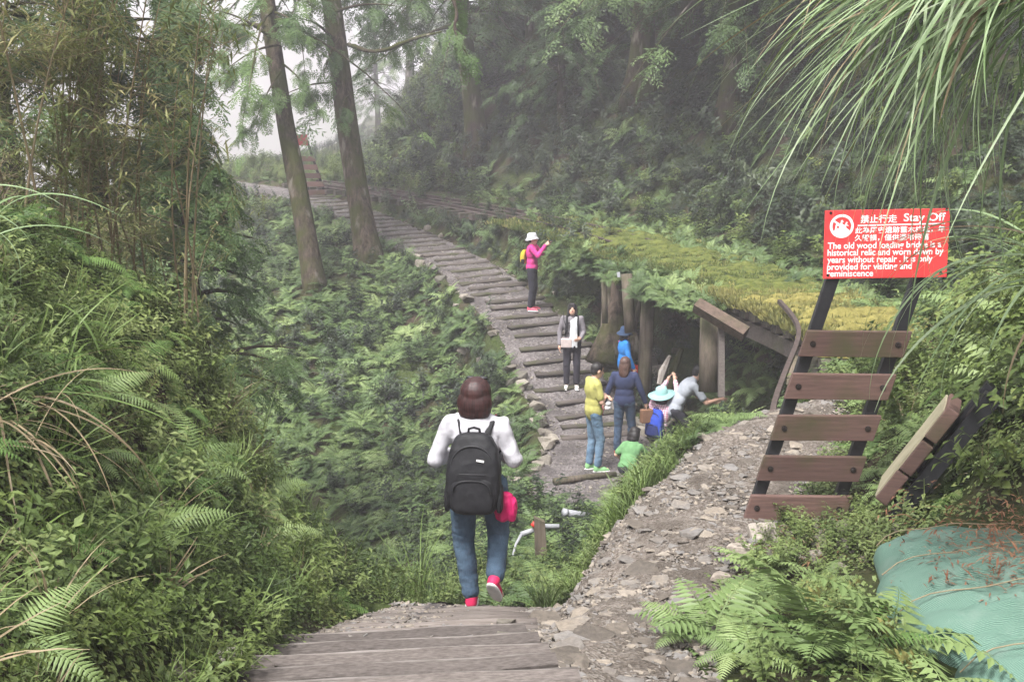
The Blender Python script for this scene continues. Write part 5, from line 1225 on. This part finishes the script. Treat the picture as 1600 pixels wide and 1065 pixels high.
    # clothes
    if top:
        m = MB(); torso(m, .020 * loose, 1, hem)
        for S in 'LR':
            sh, el, wr = j['sh' + S], j['el' + S], j['wr' + S]
            if sleeve == 'long': cap(m, sh, el, .058 + .012 * (loose - 1), .050 + .016 * (loose - 1)); cap(m, el, el.lerp(wr, .93), .050 + .016 * (loose - 1), .038 + .012 * (loose - 1))
            elif sleeve == 'wide': cap(m, sh, el, .057, .064); cap(m, el, el.lerp(wr, .80), .066, .058)
            else: cap(m, sh, sh.lerp(el, .72), .060, .064)
        link('shirt', remesh(m, vox, 8, shirt_fold, 8, seed, 'shirt', (1, 1, .7)), top, t)
    if legs:
        m = MB(); sp = (j['waist'] - j['pel']).normalized(); q = V3(0, 0, 1).rotation_difference(sp).to_matrix(); ell(m, j['pel'] - sp * .01, (.168 * W_ * legw, .122, .13), q); cap(m, j['hipL'], j['hipR'], .098 * legw, .098 * legw)
        for S in 'LR': cap(m, j['hip' + S], j['kn' + S], .094 * legw, .072 * legw); cap(m, j['kn' + S], j['kn' + S].lerp(j['an' + S], .90), .070 * legw, .060 * legw)
        link('trousers', remesh(m, vox, 6, .007, 9, seed + 3, 'trousers', (1, 1, 1.2)), legs, t)
    if shoe:
        for S in 'LR':
            a = j['an' + S]; f = j['ft' + S].normalized(); up = V3(0, 0, 1); sd = f.cross(up).normalized(); up = sd.cross(f).normalized(); M = Matrix((sd, f, up)).transposed()
            def loc_(x, y, z): return a + M @ Vector((x, y, z))
            m = MB(); cap(m, loc_(0, -.015, -.01), loc_(0, -.02, -.04), .043, .043); cap(m, loc_(0, -.025, -.045), loc_(0, .10, -.048), .038, .040); cap(m, loc_(0, .10, -.05), loc_(0, .155, -.056), .040, .028)
            so = link('shoe', remesh(m, vox * .7, 3, name='shoe'), shoe, t)
            m = MB(); ell(m, loc_(0, .062, -.076), (.047, .135, .015), M, 20, 8, .8, .6); m.build('sole', shoe_sole or M_sole, so, True)
    if hair:
        m = MB()
        if hairstyle == 'bob':
            b5 = big_hair; ell(m, hp_(0, -.018, .035), (.104 * b5, .112 * b5, .105 * b5), hm); ell(m, hp_(0, -.05, -.035), (.118 * b5, .082 * b5, .115), hm); ell(m, hp_(0, -.058, -.095), (.108 * b5, .065, .065), hm)
            for s in (-1, 1): ell(m, hp_((.09 * b5 - .006) * s, -.012, -.045), (.024, .048, .095), hm)
            ell(m, hp_(0, .045, .095 * b5), (.07, .045, .04), hm)
        elif hairstyle == 'long':
            ell(m, hp_(0, -.018, .03), (.090, .105, .10), hm); ell(m, hp_(0, -.05, -.05), (.098, .07, .13), hm); ell(m, hp_(0, -.065, -.13), (.085, .05, .10), hm)
            for s in (-1, 1): ell(m, hp_(.074 * s, .01, -.04), (.022, .045, .085), hm)
            ell(m, hp_(0, .06, .08), (.06, .035, .03), hm)
        else:
            ell(m, hp_(0, -.022, .035), (.080, .095, .092), hm); ell(m, hp_(0, -.05, -.01), (.074, .06, .07), hm)
        link('hair', remesh(m, vox * .8, 6, .0025, 14, seed, 'hair', (2, 2, .25)), hair, t)
    return t, hc, hm, j
def lathe(mb, prof, c, M, n=24):
    V = []; Fc = []
    for (r, z) in prof:
        for i in range(n): a = 6.2832 * i / n; V.append(tuple(Vector(c) + M @ Vector((r * math.cos(a), r * 1.12 * math.sin(a), z + .012 * math.sin(2 * a) * (r > .12)))))
    for i in range(len(prof) - 1):
        for k in range(n): Fc.append((i * n + k, i * n + (k + 1) % n, (i + 1) * n + (k + 1) % n, (i + 1) * n + k))
    mb.add(V, Fc)
def hat(t, hc, hm, mat, brim=.16, hgt=.10, drop=.05, band=None):
    m = MB(); c = hc + hm @ V3(0, -.012, .052)
    lathe(m, [(.0005, hgt), (.05, hgt - .004), (.082, hgt - .02), (.094, .03), (.100, 0), (.102, -.004), (brim, -drop), (brim, -drop - .006), (.096, -.014)], c, hm); m.build('hat', mat, t, True)
def camera_prop(label, loc, rz):
    t = thing('camera', label, 'camera', loc, rz); m = MB(); m.box((0, 0, 0), (.115, .04, .07)); m.build('housing', M_black, t, bevel=.008)
    m = MB(); m.tube([(.0, .02, 0), (.0, .055, 0)], .026, 14); m.build('lens', M_black, t, True); return t
def pack(label, loc, rz, Wd, Dp, Hh, mat, mat2, tilt=0, detail=False, scale=1.):
    t = thing('backpack', label, 'backpack', loc, rz); t.rotation_euler = (tilt, 0, rz); t.scale = (scale,) * 3
    m = MB(); ell(m, (0, 0, Hh * .5), (Wd / 2, Dp / 2, Hh / 2), None, 40, 28, .5, .5)
    V = m.V[0]; u = V[:, 2] / Hh; V[:, 0] *= 1 - .22 * np.clip((u - .45) / .55, 0, 1) ** 1.5; V[:, 1] -= .02 * np.sin(u * 3.1) ; V[:, 1] *= 1 - .3 * np.clip((u - .6) / .4, 0, 1)
    link('shell', remesh(m, .008, 2, .005, 9, 1, 'shell'), mat, t)
    m = MB(); ell(m, (0, -Dp * .40, Hh * .27), (Wd * .40, Dp * .24, Hh * .23), None, 28, 16, .5, .5); po = link('pocket', remesh(m, .007, 2, .004, 10, 2, 'pocket'), mat2, t)
    def arch(y, w_, z0, z1, n=18):
        return [((w_) * math.cos(math.pi * i / n), y - .0 * math.sin(math.pi * i / n), z0 + (z1 - z0) * math.sin(math.pi * i / n) ** .6) for i in range(n + 1)]
    m = MB(); m.tube(arch(-Dp * .46, Wd * .40, Hh * .42, Hh * .86), .006, 6); m.build('zip', M_black, t, True)
    m = MB(); m.tube(arch(-Dp * .645, Wd * .33, Hh * .30, Hh * .46), .004, 6); m.build('zip', M_black, po, True)
    m = MB(); m.tube([(-.04, .0, Hh * .97), (-.035, -.01, Hh * 1.04), (0, -.015, Hh * 1.06), (.035, -.01, Hh * 1.04), (.04, 0, Hh * .97)], .009, 8); m.build('handle', mat2, t, True)
    for s in (-1, 1):
        m = MB(); ell(m, (s * Wd * .47, 0, Hh * .2), (.022, Dp * .36, Hh * .17), None, 16, 10, .6, .6); m.build('side_pocket', mat2, t, True)
    return t
def strap(t, pts, wd, th, mat):
    """flat band along pts"""
    L = smooth_line(np.array([tuple(p) for p in pts], float), 2); m = MB(); V, Fc = tube([tuple(p) for p in L], 1.0, 8); n = 8
    for i in range(len(L)):
        r = V[i * n:(i + 1) * n] - L[i]; d = L[min(i + 1, len(L) - 1)] - L[max(i - 1, 0)]; d = d / np.linalg.norm(d); ax = np.array([1., 0, 0]); ax = ax - d * ax.dot(d); ax /= np.linalg.norm(ax); up = np.cross(d, ax)
        for q in range(n): a = 6.2832 * q / n; V[i * n + q] = L[i] + ax * math.cos(a) * wd / 2 + up * math.sin(a) * th / 2
    m.add(V, Fc); return m.build('strap', mat, t, True)
def ground_at(px, py): q = hit(px, py, 6, 40); return q

# the walker in front
FW = at(741, 948, 8.0); FW.z = Hs(FW.x, FW.y) + .02
M_shirt = simple('white_cotton', (.45, .44, .475), (.40, .39, .42), .9, 14, .02, spec=.15, sc=(1, 1, .5)); M_pink = cloth('pink_shoe', (.62, .03, .11), (.50, .02, .08), .6); M_pouch = cloth('pink_nylon', (.60, .02, .14), (.45, .01, .09), .5, 8)
JW = dict(pel=(.03, .02, .93), waist=(.03, .02, 1.07), chest=(.02, .03, 1.26), neck=(.015, .04, 1.41), head=(.015, .065, 1.535), shL=(-.165, .04, 1.355), shR=(.20, .02, 1.36), elL=(-.265, .02, 1.09), wrL=(-.19, .26, 1.06), elR=(.285, .0, 1.11), wrR=(.20, .25, 1.08),
          hipL=(-.075, .02, .90), knL=(-.085, .07, .49), anL=(-.02, .0, .085), hipR=(.135, .02, .90), knR=(.16, .14, .52), anR=(.165, -.10, .27), hdL=(.4, 1, .1), hdR=(-.4, 1, .1), ftL=(-.05, 1, -.05), ftR=(.15, .62, -.75))
fw, hc, hm, jj = person('woman with dark bob, white shirt and jeans walking down the stairs away from camera', FW, R(-6), JW, 1.60, (R(-4), R(-6)), M_shirt, 'wide', M_denim, M_hairbr, 'bob', M_pink, .007, 1.35, 2, True, None, 1.02, hem=.05, shoe_sole=M_sole, shirt_fold=.016, legw=1.14, big_hair=1.06)
m = MB()
for s in (-1, 1): ell(m, hc + hm @ V3(.045 * s, .01, .132), (.034, .016, .014), hm, 14, 8)
cap(m, hc + hm @ V3(-.02, .02, .136), hc + hm @ V3(.02, .02, .136), .005, .005, 6, 2); m.build('sunglasses', M_black, fw, True)
kf = 1.60 / 1.65; Rw = Matrix.Rotation(R(-6), 3, 'Z')
def fwl(x, y, z): return FW + Rw @ (V3(x, y, z) * kf)
bp = pack('large black backpack with small white tag on the woman in white', fwl(.025, -.165, .765), R(-6), .37, .20, .555, M_blackpack, M_blackpack, R(-5))
m = MB(); m.box((.055, -.112, .385), (.05, .004, .013), Matrix.Rotation(.15, 3, 'Y')); m.build('tag', M_white, bp)
for z in (.22, .30): 
    m = MB(); m.tube([(-.16, -.075, z), (-.08, -.118, z - .006), (.08, -.118, z - .006), (.16, -.075, z)], .004, 6); m.build('seam', M_black, bp, True)
for s in (-1, 1): strap(bp, [(s * .065, .03, .48), (s * .08, .05, .56), (s * .10, .10, .625), (s * .112, .19, .645), (s * .125, .28, .56), (s * .13, .30, .36), (s * .11, .18, .22)], .062, .014, M_blackpack)
pq = fwl(.235, -.08, .70); pc = thing('pouch', 'bright pink drawstring pouch hanging at the right hip of the woman in white', 'pouch', pq, R(-6))
m = MB(); ell(m, (0, 0, .085), (.083, .055, .10), None, 26, 16, .8, .75); ell(m, (0, 0, .175), (.06, .04, .025), None, 20, 10); link('bag', remesh(m, .006, 2, .012, 16, 4, 'bag', (1.5, 1.5, .5)), M_pouch, pc)
m = MB(); m.tube([(-.03, 0, .19), (-.05, .02, .35), (-.075, .05, .55), (-.085, .09, .66), (-.08, .14, .69), (-.06, .20, .64)], .007, 6); m.build('strap', cloth('dark_red_strap', (.24, .02, .05)), pc, True)

# people on the lower path
def face_dir(deg): return R(deg)   # 0 looks away from the camera, -90 to the right, 180 to the camera
q = ground_at(831, 487)
JP = dict(elL=(-.21, .17, 1.22), wrL=(-.075, .30, 1.43), elR=(.21, .18, 1.21), wrR=(.075, .31, 1.43), hdL=(.35, .6, .7), hdR=(-.35, .6, .7), shL=(-.16, .02, 1.37), shR=(.16, .02, 1.37), knL=(-.08, .04, .48))
pz = 1.60
t, hc, hm, jj = person('woman in bright pink jacket and grey hat photographing from the upper steps', q, face_dir(-105), JP, pz, (0, R(5)), cloth('pink_jacket', (.62, .05, .24)), 'long', M_darkcloth, M_hairbk, 'short', cloth('rose_shoe', (.65, .12, .18)), .011, 1.3, 3, grip=True)
hat(t, hc, hm, cloth('light_grey_hat', (.5, .5, .52)), .135, .10, .045)
Rm = Matrix.Rotation(face_dir(-105), 3, 'Z'); camera_prop('small compact camera held up by woman in pink jacket', q + Rm @ V3(0, .39, 1.50) * (pz / 1.65), face_dir(-105))
pack('small yellow and dark backpack on woman in pink jacket', q + Rm @ V3(0, -.175, .98), face_dir(-105), .22, .11, .30, cloth('yellow_pack', (.55, .42, .04)), M_blackpack, R(-3))

q = ground_at(893, 610); pz = 1.58
JG = dict(elL=(-.215, .0, 1.10), wrL=(-.16, .19, 1.02), elR=(.235, -.02, 1.09), wrR=(.235, .07, .86), hdL=(.6, .8, -.2))
t, hc, hm, jj = person('smiling woman with black hair and white neck towel standing on the steps', q, face_dir(176), JG, pz, (0, R(16)), cloth('grey_top', (.22, .20, .22), (.16, .15, .16)), 'long', cloth('charcoal_trousers', (.045, .042, .055)), M_hairbk, 'bob', M_sole, .011, 1.2, 4)
m = MB()
for s in (-1, 1): m.tube([(s * .09, -.08, 1.40), (s * .10, .04, 1.42), (s * .10, .125, 1.30), (s * .11, .135, 1.15), (s * .13, .08, 1.05)], .022, 8)
m.tube([(-.10, .135, 1.30), (.10, .135, 1.30)], .01, 6); m.build('harness', M_blackpack, t, True)
Rm = Matrix.Rotation(face_dir(176), 3, 'Z')
t2 = thing('towel', 'white towel hanging down the front of the woman with black hair', 'towel', q + Rm @ V3(-.03, .15, .80), face_dir(176)); m = MB(); 
for i in range(4): m.tube([(.03 * i - .045, .012 * math.sin(i * 2), .56 - .02 * i), (.028 * i - .045, .03 + .012 * math.sin(i * 2), .40), (.034 * i - .05, .025 + .012 * math.sin(i * 3), .2), (.036 * i - .055, .02, .03 * (i % 2))], .022, 8)
link('cloth', remesh(m, .009, 2, .004, 12, 1, 'cloth'), cloth('towel_white', (.72, .73, .75)), t2)
t2 = thing('waist_bag', 'cream waist bag on the woman with black hair', 'bag', q + Rm @ V3(.10, .17, .80), face_dir(176)); m = MB(); m.box((0, 0, .085), (.20, .06, .17)); m.build('pocket', cloth('cream_bag', (.60, .50, .48)), t2, bevel=.02)
m = MB(); m.tube([(-.09, -.02, .16), (-.02, -.02, .30), (.05, -.06, .50), (.06, -.16, .62)], .006, 6); m.build('strap', M_blackpack, t2)

q = ground_at(974, 640); pz = 1.47
JB = dict(elL=(-.23, .02, 1.10), wrL=(-.20, .10, .88), elR=(.23, .02, 1.10), wrR=(.20, .14, .88))
t, hc, hm, jj = person('child in blue jacket and navy bucket hat standing behind the woman in navy', q, face_dir(-80), JB, pz, (0, R(-6)), cloth('blue_jacket', (.03, .20, .56)), 'long', M_darkcloth, M_hairbk, 'bob', M_sole, .011, 1.5, 5, hem=.10, width=1.05)
hat(t, hc, hm, cloth('navy_hat', (.03, .055, .11)), .15, .10, .06)
Rm = Matrix.Rotation(face_dir(-80), 3, 'Z'); m = MB(); m.tube([(-.11, -.10, 1.36), (-.11, .03, 1.43), (-.11, .12, 1.30), (-.12, .12, 1.12)], .014, 6); m.build('strap', cloth('pink_strap', (.6, .15, .35)), t, True)
t2 = thing('bag', 'small red bag carried by the child in blue', 'bag', q + Rm @ V3(-.05, .22, .62), face_dir(-80)); m = MB(); ell(m, (0, 0, .08), (.10, .07, .10), None, 20, 12, .7, .7); m.build('pocket', cloth('red_bag', (.55, .04, .03)), t2, True); m = MB(); m.tube([(-.05, 0, .16), (-.03, 0, .25), (.03, 0, .25), (.05, 0, .16)], .007, 6); m.build('handle', M_blackpack, t2)

q = ground_at(926, 737); pz = 1.70
JY = dict(elL=(-.215, .03, 1.10), wrL=(.06, .19, 1.14), elR=(.215, .04, 1.10), wrR=(-.06, .22, 1.12), hdL=(1, .05, .1), hdR=(-1, .05, .1), neck=(0, .0, 1.41), head=(0, .055, 1.53), anL=(-.08, -.03, .085), anR=(.09, .04, .085), knR=(.09, .08, .49))
t, hc, hm, jj = person('man in yellow shirt and light jeans with folded arms on the lower path', q, face_dir(-72), JY, pz, (0, R(-14)), cloth('yellow_tee', (.42, .40, .13), (.35, .33, .10)), 'short', M_denimlt, M_hairbk, 'short', cloth('green_shoe', (.25, .48, .22)), .010, 1.45, 6, hem=.06, width=1.02, shirt_fold=.01)

q = ground_at(974, 714); pz = 1.62
JN = dict(elL=(-.26, -.01, 1.11), wrL=(-.33, .03, .90), elR=(.26, -.01, 1.11), wrR=(.34, .04, .90), hdL=(-.2, .2, -1), hdR=(.2, .2, -1), anL=(-.11, -.02, .085), anR=(.12, .08, .085), knR=(.12, .08, .50))
t, hc, hm, jj = person('woman in navy sweater and jeans seen from behind on the lower path', q, face_dir(-8), JN, pz, (R(-12), R(-12)), cloth('navy_sweater', (.035, .045, .10)), 'long', M_denimdk, M_hair2, 'long', cloth('brown_red_shoe', (.35, .10, .08)), .010, 1.25, 7, hem=.03)
Rm = Matrix.Rotation(face_dir(-8), 3, 'Z'); kk_ = pz / 1.65
t2 = thing('cup', 'pink and white cup held in the left hand of the woman in navy', 'cup', q + Rm @ V3(-.40, .08, .66) * kk_, 0); m = MB(); m.tube([(0, 0, 0), (0, 0, .16)], [.05, .065], 14); m.build('cup', cloth('pink_plastic', (.70, .12, .24)), t2, True); m = MB(); m.tube([(0, 0, .161), (0, 0, .20)], [.066, .05], 14); m.build('lid', M_white, t2, True)
t2 = thing('toy', 'small black and white plush toy beside the pink cup', 'toy', q + Rm @ V3(-.27, .05, .74) * kk_, 0); m = MB(); ell(m, (0, 0, .05), (.055, .045, .05)); ell(m, (0, -.01, .12), (.05, .045, .045)); link('plush', remesh(m, .008, 2, name='plush'), M_white, t2); m = MB(); ell(m, (-.04, 0, .16), (.018, .012, .018)); ell(m, (.04, 0, .16), (.018, .012, .018)); m.build('ears', M_black, t2, True)
t2 = thing('handbag', 'brown paper coloured bag in the right hand of woman in navy', 'bag', q + Rm @ V3(.36, .06, .56) * kk_, R(20)); m = MB(); m.box((0, 0, .11), (.20, .10, .22)); m.build('bag', cloth('brown_paper', (.24, .13, .08)), t2, bevel=.015); m = MB(); m.tube([(-.05, 0, .21), (-.03, 0, .29), (.03, 0, .29), (.05, 0, .21)], .006, 6); m.build('handle', cloth('brown_handle', (.14, .07, .04)), t2)

# crouching photographer with turquoise hat
q = hit(1028, 708, 10, 30); print('HAT', q, hit(983, 752, 10, 30))
JC = dict(pel=(0, -.05, .33), waist=(0, -.02, .46), chest=(0, .03, .64), neck=(0, .05, .80), head=(0, .09, .93), shL=(-.16, .05, .75), shR=(.16, .05, .75), elL=(-.20, .24, .86), wrL=(-.07, .36, 1.12), elR=(.24, .20, .90), wrR=(.07, .36, 1.14), hdL=(.3, .3, .8), hdR=(-.3, .3, .8),
          hipL=(-.09, -.03, .30), knL=(-.14, .34, .42), anL=(-.12, .20, .085), hipR=(.09, -.03, .30), knR=(.14, .34, .42), anR=(.12, .20, .085))
def plaid():
    m, n, p, o = newmat('pink_plaid'); w1 = n.nodes.new('ShaderNodeTexWave'); w2 = n.nodes.new('ShaderNodeTexWave'); w1.inputs['Scale'].default_value = w2.inputs['Scale'].default_value = 9; w1.bands_direction = 'X'; w2.bands_direction = 'Z'
    tc = n.nodes.new('ShaderNodeTexCoord'); n.links.new(tc.outputs['Object'], w1.inputs[0]); n.links.new(tc.outputs['Object'], w2.inputs[0])
    a = mixc(n, ramp(n, w1.outputs[0], [(.45, (0, 0, 0)), (.55, (.7, .7, .7))]), (.72, .66, .68), (.50, .14, .22)); n.links.new(mixc(n, ramp(n, w2.outputs[0], [(.45, (0, 0, 0)), (.55, (.6, .6, .6))]), a, (.36, .12, .24)), p.inputs['Base Color']); p.inputs['Roughness'].default_value = .9; return m
t, hc, hm, jj = person('crouching woman in turquoise sun hat and plaid shirt raising a camera', q, face_dir(-38), JC, 1.66, (R(-5), R(10)), plaid(), 'long', M_darkcloth, M_hairbk, 'bob', M_sole, .010, 1.3, 8, grip=True)
hat(t, hc, hm, cloth('turquoise_hat', (.30, .52, .51), (.26, .46, .45)), .21, .115, .02)
Rm = Matrix.Rotation(face_dir(-38), 3, 'Z'); camera_prop('black camera raised by the crouching woman in turquoise hat', q + Rm @ V3(0, .42, 1.20), face_dir(-38))
pack('blue backpack on the crouching woman in turquoise hat', q + Rm @ V3(0, -.13, .30), face_dir(-38), .30, .16, .46, cloth('blue_pack', (.03, .07, .42)), cloth('navy_pack', (.02, .03, .12)), R(-6))
# bending man in grey
q = hit(1070, 704, 10, 30)
JM = dict(pel=(0, -.20, .66), waist=(0, -.13, .80), chest=(0, .0, .99), neck=(0, .11, 1.14), head=(0, .19, 1.24), shL=(-.17, .07, 1.08), shR=(.17, .07, 1.08), elL=(-.20, .24, .80), wrL=(-.14, .44, .74), elR=(.21, .26, .80), wrR=(.14, .50, .84), hdL=(.1, 1, -.2), hdR=(-.1, 1, -.2),
          hipL=(-.09, -.20, .65), knL=(-.10, .06, .42), anL=(-.10, -.12, .085), hipR=(.09, -.20, .65), knR=(.10, .02, .40), anR=(.10, -.20, .085))
person('man in grey shirt bending forward under the bridge beam', q, face_dir(-84), JM, 1.68, (0, R(-22)), cloth('grey_tee', (.34, .36, .40), (.28, .30, .34)), 'short', M_darkcloth, M_hairbk, 'short', M_darkcloth, .010, 1.4, 9, hem=.04)
# child in green, crouching behind the grass
q = hit(983, 752, 10, 30) 
JK = dict(pel=(0, -.10, .26), waist=(0, -.04, .38), chest=(0, .06, .52), neck=(0, .14, .66), head=(0, .20, .78), shL=(-.14, .10, .60), shR=(.14, .10, .60), elL=(-.26, .02, .42), wrL=(-.20, .20, .28), elR=(.20, .24, .44), wrR=(.10, .38, .30), hdL=(.2, .8, -.5), hdR=(-.2, .8, -.5),
          hipL=(-.08, -.08, .24), knL=(-.12, .26, .36), anL=(-.10, .10, .085), hipR=(.08, -.08, .24), knR=(.12, .26, .36), anR=(.10, .10, .085))
person('crouching child with black hair and green shirt half hidden behind the grass', q, face_dir(-30), JK, 1.45, (R(-10), R(-20)), cloth('green_tee', (.13, .27, .12)), 'short', M_darkcloth, M_hairbk, 'bob', M_pink, .010, 1.2, 10)

# ------------------------------------------------------------------ haze
mb = MB(); mb.box((0, 660, -16), (1860, 1620, 150)); hz = mb.build('haze', None)
hm = bpy.data.materials.new('haze_air'); hm.use_nodes = True; n = hm.node_tree; n.nodes.clear()
pv = n.nodes.new('ShaderNodeVolumePrincipled'); pv.inputs['Color'].default_value = (.94, .90, .98, 1); pv.inputs['Density'].default_value = .0028; pv.inputs['Anisotropy'].default_value = .1
oo = n.nodes.new('ShaderNodeOutputMaterial'); n.links.new(pv.outputs[0], oo.inputs['Volume']); hz.data.materials.append(hm); tag(hz, kind='stuff', label='pale fog hanging in the forest air', cat='haze')
